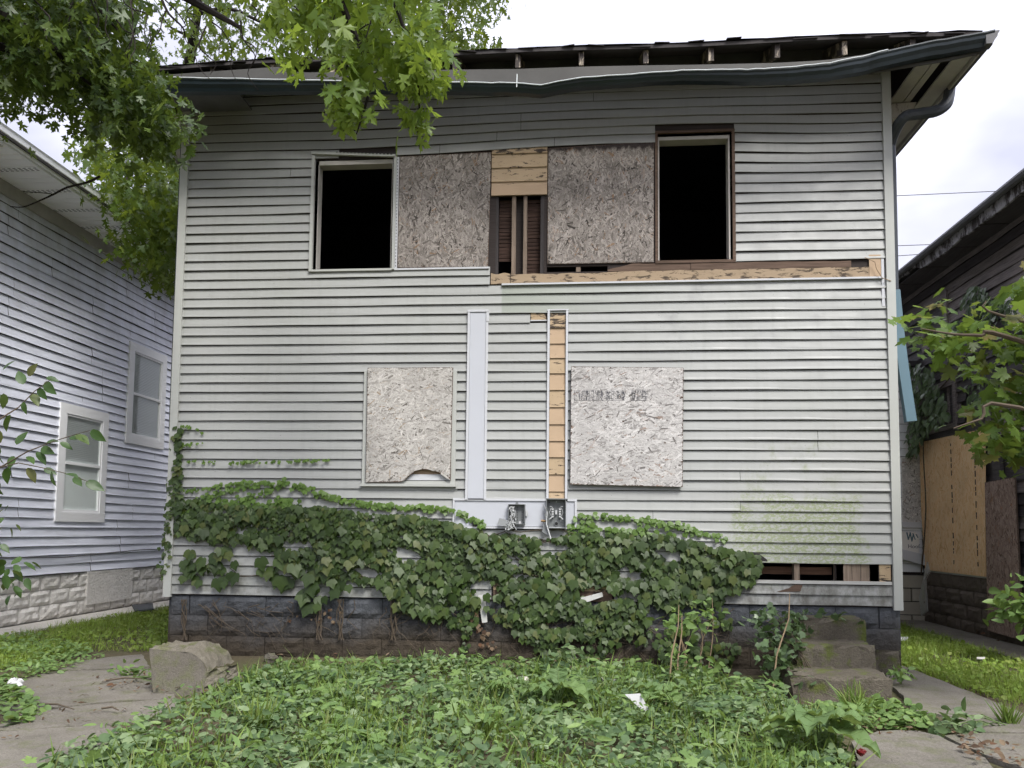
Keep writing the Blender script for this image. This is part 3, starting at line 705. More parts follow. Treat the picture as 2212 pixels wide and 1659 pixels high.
nails([(1240, 800), (1318, 800), (1395, 800), (1465, 803), (1466, 940), (1462, 1040), (1240, 935), (1238, 1032), (800, 803), (973, 802), (974, 960), (797, 1030), (799, 905)])

# ---- lower left window frame behind its board
def frame(parent, px, w, d0, d1, mat, name='window_frame'):
    (x0, y0, x1, y1) = px; a, b = P(x0, y1), P(x1, y0); X0, X1, Z0, Z1 = a.x, b.x, a.z, b.z
    mb = MB().box(X0, X0 + w, -d1, d0, Z0, Z1).box(X1 - w, X1, -d1, d0, Z0, Z1).box(X0 + w, X1 - w, -d1, d0, Z0, Z0 + w).box(X0 + w, X1 - w, -d1, d0, Z1 - w, Z1)
    return mk(name, mb, mat, parent)
lf = frame(H, (783, 801, 988, 1048), 0.045, 0.0, 0.034, M['trim'])
mk('sash', MB().box(2.115, 2.97, -0.026, 0.0, 1.86, 1.92).box(2.92, 2.97, -0.026, 0.0, 1.92, 2.95).box(2.1, 2.14, -0.026, 0.0, 1.92, 2.95), M['white_trim'], lf)
mk('inner_panel', MB().box(2.14, 2.92, -0.006, -0.001, 1.92, 2.95), M['tan'], lf)
mk('sill', MB().box(2.045, 3.03, -0.050, 0.0, 1.795, 1.822), M['trim'], lf)
rf = frame(H, (1238, 800, 1470, 1046), 0.05, 0.0, 0.034, M['trim'])

mk('backing_strip', MB().box(2.03, 3.04, -.012, 0.0, 1.755, 1.794), M['siding'], H)
mk('backing_strip', MB().box(2.03, 3.04, -.012, 0.0, 3.01, 3.05), M['siding'], H)
# ---- upper window openings
wl_ = mk('window_frame', MB().box(1.435, 1.468, -0.038, 0.03, 4.045, 5.30).box(2.318, 2.345, -0.034, 0.03, 4.055, 5.265).box(1.468, 2.318, -0.034, 0.03, 4.045, 4.066), M['trim'], H)
mk('nail_strip', MB().box(2.347, 2.372, -0.024, -0.004, 4.06, 5.262), M['white_trim'], wl_)
dm = MB()
for k in range(34): dm.box(2.355, 2.361, -0.0255, -0.0245, 4.085 + k * 0.0345, 4.100 + k * 0.0345)
mk('slots', dm, M['black'], wl_, kind='stuff')
mk('jamb', MB().box(1.470, 1.505, 0.0, 0.12, 4.066, 5.25).box(1.470, 2.318, 0.0, 0.12, 5.205, 5.25).box(2.295, 2.318, 0.0, 0.12, 4.066, 5.205), M['soffit'], wl_)
a, b = P(668, 331), P(850, 339)
mk('fallen_trim', MB().prism([(1.43, -0.042, 5.315), (2.335, -0.05, 5.255), (2.335, -0.05, 5.280), (1.43, -0.042, 5.342)], (0, .03, 0)), M['trim'], wl_)
ds = MB()
for k in range(16):
    t = 0.30 + k * 0.043; x = 1.43 + 0.905 * t; z = 5.329 - 0.062 * t + 0.005; ds.box(x, x + 0.02, -0.0535, -0.0525, z, z + .007)
mk('slots', ds, M['black'], wl_, kind='stuff')
wr_ = mk('window_frame', MB().box(5.03, 5.055, -0.022, 0.03, 4.085, 5.455).box(5.80, 5.83, -0.022, 0.03, 4.085, 5.455).box(5.055, 5.80, -0.022, 0.03, 5.43, 5.455), M['brown_wood'], H)
mk('jamb', MB().box(5.057, 5.072, 0.0, 0.13, 4.10, 5.43).box(5.765, 5.80, 0.0, 0.13, 4.10, 5.43).box(5.072, 5.765, 0.0, 0.13, 5.365, 5.43), M['soffit'], wr_)
mk('sill', MB().box(5.03, 5.83, -0.02, 0.13, 4.072, 4.10), M['brown_wood'], wr_)
# a strip of sheathing laid bare above the left window
mk('bare_board', MB().box(1.75, 2.33, -0.004, 0.0, 5.27, 5.335), M['dark_stud'], H)

# ---- old tan clapboards, studs and lath between the boards
for k, z in enumerate((4.82, 4.965, 5.115)):
    mk('clapboard', MB().hexa([(3.35, -.022, z), (3.928, -.022, z), (3.928, -.001, z), (3.35, -.001, z), (3.35, -.008, z + .15), (3.928, -.008, z + .15), (3.928, -.001, z + .15), (3.35, -.001, z + .15)]), M['cream'] if k else M['tan'], H)
mk('clapboard', MB().hexa([(3.35, -.022, 5.265), (3.928, -.022, 5.265), (3.928, -.001, 5.265), (3.35, -.001, 5.265), (3.35, -.01, 5.33), (3.928, -.01, 5.33), (3.928, -.001, 5.33), (3.35, -.001, 5.33)]), M['cream_bad'], H)
for x0, x1, mt in ((3.352, 3.395, 'dark_stud'), (3.40, 3.425, 'dark_stud'), (3.565, 3.605, 'old_stud'), (3.685, 3.722, 'old_stud'), (3.862, 3.925, 'dark_stud')):
    mk('stud', MB().box(x0, x1, 0.005, 0.095, 3.985, 4.818), M[mt], H)
for x0, x1, zl in ((3.428, 3.563, 4.15), (3.724, 3.860, 4.00)):
    z = zl
    while z < 4.80:
        h_ = RD.uniform(0.028, 0.036); mk('lath', MB().hexa([(x0, .070, z), (x1, .070 + RD.uniform(0, .006), z + RD.uniform(-.004, .004)), (x1, .082, z), (x0, .082, z), (x0, .070, z + h_), (x1, .070, z + h_ + RD.uniform(-.004, .004)), (x1, .082, z + h_), (x0, .082, z + h_)]), M['lath'], H)
        z += h_ + RD.uniform(.004, .008)
mk('sheathing_board', MB().box(3.605, 3.685, 0.075, 0.09, 3.99, 4.815), M['sheath'], H)
mk('stud', MB().box(4.23, 4.275, 0.005, 0.09, 3.99, 4.08), M['old_stud'], H)
# exposed band board below
def wavy(x0, x1, zb, zt_fn, y0, y1, n=30):
    pts = [(x0, y0, zb), (x1, y0, zb)] + [(x1 - (x1 - x0) * i / n, y0, zt_fn(x1 - (x1 - x0) * i / n)) for i in range(n + 1)]
    return MB().prism(pts, (0, y1 - y0, 0))
mk('band_board', wavy(3.56, 7.235, 3.895, lambda x: 3.985 + (0.012 if x > 4.6 else 0) + .004 * math.sin(17 * x), -0.016, 0.0), M['band'], H)
mk('band_board', wavy(3.355, 3.553, 3.885, lambda x: 3.995 + .008 * math.sin(40 * x), -0.014, 0.0, 12), M['band'], H)
mk('band_board', wavy(4.55, 5.38, 3.999, lambda x: min(4.075, 4.015 + (x - 4.55) * .25) + .003 * math.sin(25 * x), -0.012, 0.0), M['brown_wood'], H)
mk('band_board', wavy(5.385, 6.95, 4.0, lambda x: 4.072 - .012 * max(0, x - 6.2) + .003 * math.sin(21 * x), -0.014, 0.0), M['brown_wood'], H)
mk('band_board', MB().box(7.12, 7.232, -0.02, -0.0165, 3.90, 4.12), M['tan'], H)
mk('nail_strip', MB().box(7.236, 7.262, -0.02, -0.002, 3.60, 4.11), M['white_trim'], H)
mk('cap_strip', MB().prism([(3.47, -.034, 3.868), (7.25, -.032, 3.878), (7.25, -.032, 3.896), (3.47, -.034, 3.885)], (0, .03, 0)), M['white_trim'], H)
mk('cap_strip', MB().box(2.345, 3.335, -.026, 0.0, 4.048, 4.066), M['white_trim'], H)
hang = [P(1868, 556, -.05), P(1890, 566, -.06), P(1893, 580, -.05), P(1905, 600, -.05), P(1925, 607, -.04)]
mk('loose_wire', MB().tube(hang, 0.004, 5), M['dry_stem'], H)

# ---- white chase, tan strip, meter panel
ch = mk('cover_panel', MB().box(3.152, 3.312, -0.034, 0.0, 1.665, 3.585), M['white_sheet'], H)
mk('edge_trim', MB().box(3.125, 3.150, -0.04, 0.0, 1.665, 3.588), M['white_trim'], ch)
mk('edge_trim', MB().box(3.314, 3.337, -0.04, 0.0, 1.665, 3.588), M['white_trim'], ch)
mk('edge_trim', MB().box(3.123, 3.340, -0.043, 0.0, 3.590, 3.613), M['white_trim'], ch)
mk('loose_flap', MB().box(3.318, 3.346, -0.044, -0.0405, 3.49, 3.586), M['white_trim'], ch)
sys_ = [671, 709, 743, 774, 807, 843, 880, 917, 953, 988, 1025, 1062, 1078]
for i in range(len(sys_) - 1):
    z1, z0 = P(1205, sys_[i]).z, P(1205, sys_[i + 1]).z
    mk('clapboard', MB().hexa([(3.968, -.020, z0), (4.128, -.020, z0), (4.128, -.001, z0), (3.968, -.001, z0), (3.968, -.007, z1), (4.128, -.007, z1), (4.128, -.001, z1), (3.968, -.001, z1)]),
       M['cream_bad'] if i == 0 else (M['cream'] if i in (3, 5, 9, 11) else M['tan']), H)
for x0, x1 in ((3.943, 3.966), (4.130, 4.153)):
    mk('edge_trim', MB().box(x0, x1, -0.036, 0.0, 1.68, 3.595), M['white_trim'], H)
mk('edge_trim', MB().prism([(3.94, -.03, 3.597), (4.157, -.03, 3.600), (4.157, -.03, 3.612), (3.94, -.03, 3.609)], (0, .03, 0)), M['white_trim'], H)
mk('clapboard', MB().box(3.77, 3.93, -.008, -.001, 3.508, 3.60), M['cream_bad'], H)
mk('edge_trim', MB().box(3.768, 3.938, -.016, -.001, 3.495, 3.506), M['white_trim'], H)
mp_ = mk('meter_backing', MB().box(3.02, 4.225, -0.022, 0.0, 1.402, 1.655), M['white_sheet'], H)
mk('edge_trim', MB().box(3.0, 3.944, -0.034, 0.0, 1.657, 1.678), M['white_trim'], mp_)
mk('edge_trim', MB().box(4.156, 4.25, -0.034, 0.0, 1.657, 1.676), M['white_trim'], mp_)
mk('edge_trim', MB().box(3.0, 3.018, -0.034, 0.0, 1.38, 1.655), M['white_trim'], mp_)
mk('edge_trim', MB().box(4.227, 4.25, -0.034, 0.0, 1.38, 1.655), M['white_trim'], mp_)
mk('edge_trim', MB().box(3.02, 4.225, -0.034, 0.0, 1.378, 1.398), M['white_trim'], mp_)
# open utility box, wiring and torn-off lid
def zb(x, y, Y=-0.03): return P((1460 + x / 6.9125) * .72005, (1480 + y / 6.9125) * .72005, Y)
def openbox(name, x0, y0, x1, y1, depth, parent, wall=0.006):
    a, b = zb(x0, y1), zb(x1, y0); X0, X1, Z0, Z1 = a.x, b.x, a.z, b.z; Yb = -0.0225
    mb = MB().box(X0, X1, Yb - .004, Yb, Z0, Z1)
    for q in ((X0, X0 + wall, Z0, Z1), (X1 - wall, X1, Z0, Z1), (X0 + wall, X1 - wall, Z0, Z0 + wall), (X0 + wall, X1 - wall, Z1 - wall, Z1)): mb.box(q[0], q[1], Yb - depth, Yb - .004, q[2], q[3])
    return mk(name, mb, M['steel'], parent)
ub = openbox('utility_box', 450, 228, 805, 640, 0.055, H)
tm = MB()
for c, xx in ((0, 640), (1, 735)):
    for k in range(6): p = zb(xx, 290 + k * 52, -.028); tm.box(p.x - .0035, p.x + .0035, -.032, -.0267, p.z - .004, p.z + .004)
mk('terminal_screws', tm, M['black'], ub, kind='stuff')
wi = MB()
for k in range(16):
    x0 = RD.uniform(480, 590); pts = []
    for q in range(7): pts.append(zb(x0 + RD.uniform(-28, 28) + (q / 6) * RD.uniform(-30, 60), 270 + q * RD.uniform(44, 58), -.045 - RD.uniform(0, .04)))
    wi.tube(pts, 0.0032, 5)
for k in range(12):
    pts = [zb(RD.uniform(370, 620), RD.uniform(570, 770), -.06 - RD.uniform(0, .05)) for _ in range(5)]; wi.tube(pts, 0.0035, 5)
mk('wires', wi, M['steel_pale'], ub, kind='stuff')
wi = MB()
for k in range(9):
    x0 = RD.uniform(490, 600); wi.tube([zb(x0 + RD.uniform(-25, 25), 300 + q * 62, -.05 - RD.uniform(0, .03)) for q in range(8)], 0.004, 5)
mk('wires', wi, M['black'], ub, kind='stuff')
mk('lid', MB().prism([zb(265, 510, -.08), zb(440, 560, -.08), zb(420, 690, -.10), zb(220, 640, -.10)], (0, .012, 0)), M['steel'], ub)
mk('latch', MB().prism([zb(605, 180), zb(655, 180), zb(655, 212), zb(605, 212)], (0, .008, 0)), M['steel'], ub)
mk('label_tag', MB().prism([zb(668, 580, -.028), zb(712, 580, -.028), zb(712, 630, -.028), zb(668, 630, -.028)], (0, .001, 0)), M['litter'], ub)
mk('hasp', MB().prism([zb(808, 340, -.05), zb(850, 350, -.05), zb(858, 420, -.05), zb(830, 480, -.05), zb(808, 470, -.05)], (0, .02, 0)), M['steel_pale'], ub)
ms = openbox('meter_socket', 1238, 112, 1650, 722, 0.075, H)
jw = MB()
for s_ in (1368, 1520):
    for k in range(4): p = zb(s_, 330 + 50 * k, -.05); jw.box(p.x - .010, p.x + .010, -.06, -.0267, p.z - .008, p.z + .008)
    o_ = -1 if s_ < 1440 else 1
    jw.tube([zb(s_, 300, -.05), zb(s_ + o_ * 30, 270, -.06), zb(s_ + o_ * 60, 275, -.06)], .004, 5)
    jw.tube([zb(s_, 480, -.05), zb(s_ + o_ * 30, 510, -.06), zb(s_ + o_ * 65, 540, -.06)], .006, 5)
    jw.tube([zb(s_ + o_ * 30, 300, -.05), zb(s_ + o_ * 65, 400, -.055), zb(s_ + o_ * 30, 470, -.05)], .003, 5)
p = zb(1443, 395, -.05); jw.box(p.x - .009, p.x + .009, -.058, -.0267, p.z - .02, p.z + .02)
mk('jaws', jw, M['steel_pale'], ms)
for x_, y_, r_, mt in ((1443, 632, .0165, 'black'), (1445, 175, .007, 'steel_pale'), (1300, 185, .005, 'black'), (1598, 180, .005, 'black')):
    p = zb(x_, y_, -.03); mk('knockout', MB().tube([(p.x, -.032, p.z), (p.x, -.0266, p.z)], r_, 14), M[mt], ms)
p = zb(1443, 632, -.03); ring = [(p.x + .019 * math.cos(t * .4189), -.034, p.z + .019 * math.sin(t * .4189)) for t in range(16)]
mk('bushing', MB().tube(ring, .003, 5), M['steel'], ms)
cv = mk('cover_door', MB().prism([zb(1200, 390, -.10), zb(1245, 430, -.10), zb(1300, 760, -.13), zb(1345, 950, -.14), zb(1305, 900, -.12), zb(1235, 640, -.10)], (0, .006, 0)).prism([zb(1180, 610, -.07), zb(1235, 620, -.08), zb(1300, 890, -.12), zb(1150, 800, -.09)], (0, .004, 0)), M['steel'], ms)
mk('door_edge', MB().tube([zb(1200, 255, -.07), zb(1250, 395, -.09), zb(1240, 640, -.11), zb(1330, 940, -.145)], .006, 5), M['steel_pale'], ms)
mk('hub', MB().tube([zb(1130, 570, -.07), zb(1235, 575, -.08)], .011, 8), M['copper'], ms)
mk('top_flange', MB().prism([zb(1232, 100, -.1), zb(1655, 108, -.1), zb(1655, 130, -.1), zb(1232, 122, -.1)], (0, .078, 0)), M['steel'], ms)
p = zb(-285, 600 - 70, -.03); p = P(1026, 1131, -.024)
mk('pipe_stub', MB().tube([(p.x, -.045, p.z), (p.x, -.021, p.z)], .03, 14), M['black'], H)

# ---- torn openings low down
mk('bottom_strip', MB().prism([(5.45, -.024, .872), (7.27, -.024, .874), (7.27, -.024, .905), (5.45, -.024, .903)], (0, .024, 0)), M['shabby_white'], H)
for x0, x1, mt in ((5.825, 5.86, 'old_stud'), (6.36, 6.41, 'old_stud'), (6.755, 6.82, 'old_stud')):
    mk('stud', MB().box(x0, x1, 0.0, .09, .905, 1.075), M[mt], H)
for k in range(4): mk('sheathing_board', MB().box(6.822 + k * .083, 6.90 + k * .083, -.006 + .002 * k, 0.0, .905, 1.072), M['old_stud'], H)
mk('clapboard', MB().box(7.156, 7.262, -.012, 0.0, .905, 1.07), M['cream_bad'], H)
mk('joist', MB().hexa([(5.86, .14, .955), (6.75, .12, .955), (6.75, .17, .955), (5.86, .19, .955), (5.86, .14, 1.03), (6.75, .12, 1.03), (6.75, .17, 1.03), (5.86, .19, 1.03)]), M['joist'], H)
mk('inner_wall', MB().box(5.3, 7.2, .9, .95, .66, 1.4), M['dark_room'], H)
mk('torn_corner', MB().prism([(5.82, -.012, 1.085), (6.10, -.024, 1.085), (6.10, -.024, 1.10), (6.02, -.03, 1.16), (5.86, -.026, 1.17)], (0, .003, 0)), M['dark_stud'], H)
mk('clapboard', MB().box(3.42, 4.60, -.014, 0.0, .765, .862), M['cream_bad'], H)
mk('clapboard', MB().box(3.42, 4.60, -.018, 0.0, .668, .762), M['brown_wood'], H)
mk('hole_edge', MB().prism([(6.18, -.0235, .79), (6.41, -.0235, .80), (6.43, -.0235, .862), (6.36, -.0235, .865), (6.30, -.0235, .83)], (0, .002, 0)), M['brown_wood'], H)
def hangstrip(p0, p1, w, Y0, Y1):
    a, b = P(*p0, Y0), P(*p1, Y1); d = (b - a).normalized(); n = Vector((d.z, 0, -d.x)) * w / 2
    return mk('broken_trim', MB().prism([a - n, a + n, b + n * .6, b - n * .9], (0, .012, 0)), M['shabby_white'], H)
hangstrip((1040, 1285), (1046, 1345), .07, -.035, -.06)
hangstrip((1252, 1299), (1302, 1285), .06, -.10, -.05)

# ---- roof, rafters, fascia, gutters
EX0, EX1, EY0, EY1, EZ = -0.66, 7.94, -0.60, 9.6, 5.985
RH = (EX1 - EX0) / 2 * 0.46; ridge = [((EX0 + EX1) / 2, EY0 + (EX1 - EX0) / 2, EZ + RH), ((EX0 + EX1) / 2, EY1 - (EX1 - EX0) / 2, EZ + RH)]
def hip(dz, ex, edge=None):
    c = [(EX0 - ex, EY0 - ex, EZ + dz), (EX1 + ex, EY0 - ex, EZ + dz), (EX1 + ex, EY1 + ex, EZ + dz), (EX0 - ex, EY1 + ex, EZ + dz)]
    r_ = [(q[0], q[1], q[2] + dz) for q in ridge]
    n = 40; mb = MB()
    front = [Vector(c[0]).lerp(Vector(c[1]), i / n) for i in range(n + 1)]
    if edge: front = [p + Vector((0, RD.uniform(-.012, .008), edge(p.x) + RD.uniform(-.004, .004))) for p in front]
    mb.v = [tuple(p) for p in front] + [c[2], c[3]] + r_; a = n + 1
    mb.f = [tuple(range(n + 1)) + (a + 3, a + 2)] if False else []
    for i in range(n): mb.f.append((i, i + 1, a + 2))
    mb.f += [(n, a, a + 3), (n, a + 3, a + 2), (a, a + 1, a + 3), (a + 1, 0, a + 2), (a + 1, a + 2, a + 3)]
    return mb
sag = lambda x: -0.05 * max(0, min(1, (1.2 - x) / 1.8)) + 0.008 * math.sin(2.1 * x)
RF = mk('roof', hip(0.0, 0.0, sag), M['deck'], H)
mk('shingles', hip(0.028, 0.025, sag), M['shingle'], RF)
e = MB()
for i in range(40):
    x0, x1 = EX0 + (EX1 - EX0) * i / 40, EX0 + (EX1 - EX0) * (i + 1) / 40
    e.hexa([(x0, EY0 - .015, EZ - .012 + sag(x0)), (x1, EY0 - .015, EZ - .012 + sag(x1)), (x1, EY0 + .1, EZ + .03 + sag(x1)), (x0, EY0 + .1, EZ + .03 + sag(x0)),
            (x0, EY0 - .015, EZ + .022 + sag(x0)), (x1, EY0 - .015, EZ + .022 + sag(x1)), (x1, EY0 + .1, EZ + .07 + sag(x1)), (x0, EY0 + .1, EZ + .07 + sag(x0))])
mk('roof_edge', e, M['shingle'], RF)
for k in range(26):                                                 # curled, broken shingle tabs along the edge
    X = EX0 + .15 + k * .325 + RD.uniform(-.06, .06); z = EZ + .024 + sag(X); w_ = RD.uniform(.12, .28); dr = RD.uniform(-.03, .012)
    mk('shingle', MB().prism([(X, EY0 - .03 + RD.uniform(-.02, .01), z + dr), (X + w_, EY0 - .03 + RD.uniform(-.03, .01), z + dr + RD.uniform(-.015, .01)), (X + w_, EY0 + .12, z + .062), (X, EY0 + .12, z + .062)], (0, 0, .006)), M['shingle'], RF)
for k in range(-7, 7):
    X = 4.273 + .616 * k
    if not EX0 + .1 < X < EX1 - .1: continue
    zt = EZ - .006 + sag(X) * .5
    mk('rafter', MB().hexa([(X - .024, EY0 + .02, zt - .135), (X + .024, EY0 + .02, zt - .135), (X + .024, .25, zt + .26), (X - .024, .25, zt + .26),
                            (X - .024, EY0 + .02, zt), (X + .024, EY0 + .02, zt), (X + .024, .25, zt + .38), (X - .024, .25, zt + .38)]), M['rafter'], RF)
mk('frieze', MB().box(EX0 + .7, W, -.005, 0.02, 6.05, 6.30), M['fascia_dark'], H)
YF = EY0 - .03
ftop = [(215, 176), (322, 164), (602, 144), (640, 157), (936, 151), (1117, 149), (1253, 144), (1400, 141), (1492, 140), (1674, 136), (1785, 130), (1900, 113), (2050, 88), (2120, 72)]
lip = [(205, 166), (322, 166), (521, 171), (720, 175), (973, 178), (1117, 180), (1169, 182), (1215, 175), (1253, 168), (1368, 160), (1492, 152), (1600, 151), (1674, 148), (1785, 138), (1840, 127), (1876, 117), (2010, 88), (2152, 63)]
def interp(tab, x):
    return float(np.interp(x, [q[0] for q in tab], [q[1] for q in tab]))
fa = MB(); n = 60
xs_ = np.linspace(215, 2115, n)
for i, x in enumerate(xs_):
    a = P(x, interp(ftop, x), YF); b = a + Vector((0, 0, -.19)); fa.v += [tuple(a), tuple(b), (a.x, a.y + .012, a.z), (b.x, b.y + .012, b.z)]
for i in range(n - 1):
    o = 4 * i; fa.f += [(o, o + 1, o + 5, o + 4), (o + 2, o + 6, o + 7, o + 3), (o, o + 4, o + 6, o + 2), (o + 1, o + 3, o + 7, o + 5)]
mk('fascia', fa, M['fascia'], RF)
u0, u1, u2, u3 = P(1698, 184, YF), P(2090, 117, YF), P(2090, 104, YF), P(1698, 166, YF)
mk('lower_fascia', MB().prism([u0, u1, u2 + Vector((0, 0, .03)), u3 + Vector((0, 0, .03))], (0, .02, 0)), M['fascia_dark'], RF)
def sweep(pts, prof, mat, name, parent, capends=True):
    mb = MB(); m = len(prof)
    for p in pts:
        k = .50 + .45 * max(0.0, min(1.0, (p.x - 5.0) / 1.8)) + .5 * max(0.0, min(1.0, (2.2 - p.x) / 2.2))          # squashed flat except towards its ends
        for dy, dz in prof: mb.v.append((p.x, p.y + dy, p.z + dz * k))
    for i in range(len(pts) - 1):
        for j in range(m - 1): a = i * m + j; mb.f.append((a, a + 1, a + m + 1, a + m))
    if capends: mb.f += [tuple(range(m)), tuple((len(pts) - 1) * m + j for j in range(m))]
    return mk(name, mb, mat, parent)
YG = EY0 - .16
gp = []
for x in np.linspace(205, 2150, 110):
    p = P(x, interp(lip, x), YG); dent = 0.02 * math.exp(-((x - 1876) / 14) ** 2) + 0.015 * math.exp(-((x - 1169) / 26) ** 2); p.y += dent + RD.uniform(-.003, .003); p.z += RD.uniform(-.003, .003); gp.append(p)
prof = [(.012, .0), (.0, .0), (.0, -.012), (.012, -.03), (.018, -.055), (.040, -.085), (.055, -.118), (.118, -.122), (.120, -.01)]
GT = sweep(gp, prof, M['gutter'], 'gutter', RF)
mk('gutter_edge', MB().tube([p + Vector((.0, -.002, .002)) for p in gp[:97]], .0055, 5), M['gutter_lip'], GT)
pe = P(1115, 160, YG - .01)
mk('spike', MB().tube([P(1117, 160, YG), P(1116, 188, YG)], .005, 5), M['gutter_lip'], GT)
# the right-hand eave running back, open from below
side = MB(); X1_ = EX1 + .10
sp = [Vector((X1_, EY0 - .15, 5.82)), Vector((X1_, EY1, 5.82))]
for p in sp:
    for dx, dz in [(-.012, .1), (0, .1), (0, .088), (-.014, .07), (-.02, .045), (-.045, .01), (-.06, -.02), (-.118, -.022), (-.12, .09)]: side.v.append((p.x + dx, p.y, p.z + dz))
side.f = [(j, j + 1, j + 10, j + 9) for j in range(8)] + [tuple(range(9)), tuple(range(9, 18))]
mk('gutter', side, M['fascia_dark'], RF)
mk('fascia', MB().box(EX1 - .02, EX1 - .008, EY0, EY1, 5.78, 5.96), M['soffit'], RF)
mk('fascia', MB().box(EX0 + .0, EX0 + .012, EY0, EY1, 5.80, 5.97), M['soffit'], RF)
mk('soffit_board', MB().box(EX1 - .19, EX1 - .03, EY0 + .05, EY1, 5.815, 5.833), M['soffit'], RF)
mk('soffit_board', MB().box(7.47, 7.60, EY0 + .02, 2.6, 5.84, 5.86), M['soffit'], RF)
mk('soffit_board', MB().box(7.615, 7.68, EY0 + .02, 2.2, 5.845, 5.862), M['soffit'], RF)
mk('lookout', MB().hexa([(7.36, .28, 5.60), (7.70, .28, 5.74), (7.70, .33, 5.74), (7.36, .33, 5.60), (7.36, .28, 5.82), (7.74, .28, 5.835), (7.74, .33, 5.835), (7.36, .33, 5.82)]), M['soffit_chip'], RF)
mk('lookout', MB().box(7.36, 7.9, 1.55, 1.60, 5.70, 5.80), M['soffit_chip'], RF)
mk('lookout', MB().box(7.36, 7.55, .95, 1.0, 5.50, 5.56), M['soffit_chip'], RF)
mk('lookout', MB().box(7.36, 7.55, 2.6, 2.75, 5.55, 5.75), M['soffit_chip'], RF)
mk('soffit_board', MB().box(EX0 + .02, 0.0, EY0 + .03, EY1, 5.83, 5.85), M['soffit'], RF)
mk('soffit_board', MB().box(EX0 + .02, 0.75, EY0 + .03, -.01, 5.83, 5.85), M['fascia_dark'], RF)  # front left soffit in a darker grey than the side boards
# downspouts
SQ = [(-1, -.7), (1, -.7), (1, .7), (-1, .7)]
c0 = SX(2052, 180, 7.98)
mk('downspout', MB().tube(smooth([c0 + Vector((0, 0, .12)), c0, SX(2046, 222, 7.90), SX(2022, 240, 7.78), SX(1985, 246, 7.62), SX(1950, 256, 7.46), (7.41, .13, 5.33), (7.405, .13, 5.1), (7.40, .13, 3.72)]), .054, 10), M['downspout'], H)
mk('downspout', MB().tube([P(1931, 628, .10), P(1940, 720, .08), P(1950, 800, .06), P(1967, 911, .03)], .048, 4, prof=SQ), M['blue_spout'], H)
mk('downspout', MB().tube([(-.045, .06, 5.8), (-.045, .06, 4.5), (-.045, .06, 2.37)], .028, 6), M['gutter'], H)

# ================================================================== CONCRETE STEPS AND RUBBLE
def rough_block(poly, z0, z1, mat, name, parent=None, jit=.012, n=5, **t):
    """a worn concrete body: plan outline, subdivided top and sides with chipped edges"""
    out = []
    for i, a in enumerate(poly):
        b = poly[(i + 1) % len(poly)]
        for k in range(n): out.append(Vector(a).lerp(Vector(b), k / n))
    c = sum(out, Vector((0, 0))) / len(out); mb = MB(); m = len(out)
    rings = [(z0, 1.02), (z0 + (z1 - z0) * .5, 1.01), (z1 - .03, 1.0), (z1, .965)]
    for z, s in rings:
        for p in out:
            q = c + (p - c) * s; mb.v.append((q.x + RD.uniform(-jit, jit), q.y + RD.uniform(-jit, jit), z + (RD.uniform(-jit, jit) * .8 if z > z0 else 0)))
    for r_ in range(3):
        for i in range(m): a = r_ * m + i; b = r_ * m + (i + 1) % m; mb.f.append((a, b, b + m, a + m))
    k = len(mb.v); mb.v.append((c.x, c.y, z1 + .004)); mb.f += [(3 * m + i, 3 * m + (i + 1) % m, k) for i in range(m)]
    return mk(name, mb, mat, parent, **t)
ST = root('steps', (6.6, -.5, 0), label='crumbling mossy concrete steps against the right end of the foundation', cat='steps')
rough_block([(6.28, -.36), (6.90, -.36), (6.90, -.02), (6.28, -.02)], -.1, .575, M['step'], 'step', ST, .012, 10)
rough_block([(6.18, -.74), (6.84, -.74), (6.86, -.34), (6.18, -.34)], -.1, .385, M['step'], 'step', ST, .013, 10)
rough_block([(6.02, -1.16), (6.80, -1.20), (6.84, -.70), (6.02, -.70)], -.1, .20, M['step'], 'step', ST, .015, 11)
rough_block([(6.98, -.05), (7.30, -.05), (7.30, .04), (6.98, .04)], -.1, .25, M['step'], 'pier', ST, .02)
CH = root('concrete_chunk', (.8, -1.0, 0), label='broken slab of grey concrete lying tilted at the left corner of the house', cat='rubble')
def bil(a, b, c, d, u, v): return (a * (1 - u) + b * u) * (1 - v) + (d * (1 - u) + c * u) * v
YC = G(*z7(1250, 1135), .03).y
def cq(x, y): p = P(*z7(x, y), YC); return p + Vector((0, .30 * (p.z - .05), 0))       # the cut face leans back a little
top_l = [cq(*v) for v in ((1008, 828), (1090, 838), (1180, 846), (1260, 850), (1310, 855), (1370, 885), (1412, 925), (1442, 985))]
bot_l = [cq(*v) for v in ((1085, 1125), (1130, 1135), (1190, 1140), (1250, 1146), (1300, 1150), (1350, 1154), (1400, 1150), (1440, 1125))]
back = Vector((.06, .34, .0))
fc = MB().grid(lambda u, v: bot_l[int(round(u * 7))].lerp(top_l[int(round(u * 7))], v) + Vector((0, RD.uniform(-.003, .003), 0)), 7, 4)
fc.grid(lambda u, v: bot_l[0].lerp(top_l[0], v) + back * u + Vector((RD.uniform(-.006, .006), 0, 0)), 4, 4)
mk('face', fc, M['chunk'], CH)
def rawtop(u, v):
    i = u * 14; a = int(min(i // 2, 6)); p = top_l[a].lerp(top_l[a + 1], i / 2 - a)
    hump = .045 * math.sin(math.pi * min(1, v * 1.1)) * math.exp(-((u - .55) / .3) ** 2) + .01 * v
    rg = 0 if v < .01 else RD.uniform(-.014, .022)
    return p + back * v * Vector((1, 1, 0)).length * .75 + Vector((RD.uniform(-.008, .008), RD.uniform(-.008, .008), hump + rg))
mbr = MB().grid(rawtop, 14, 11)
e0, e1 = bot_l[7], top_l[7]
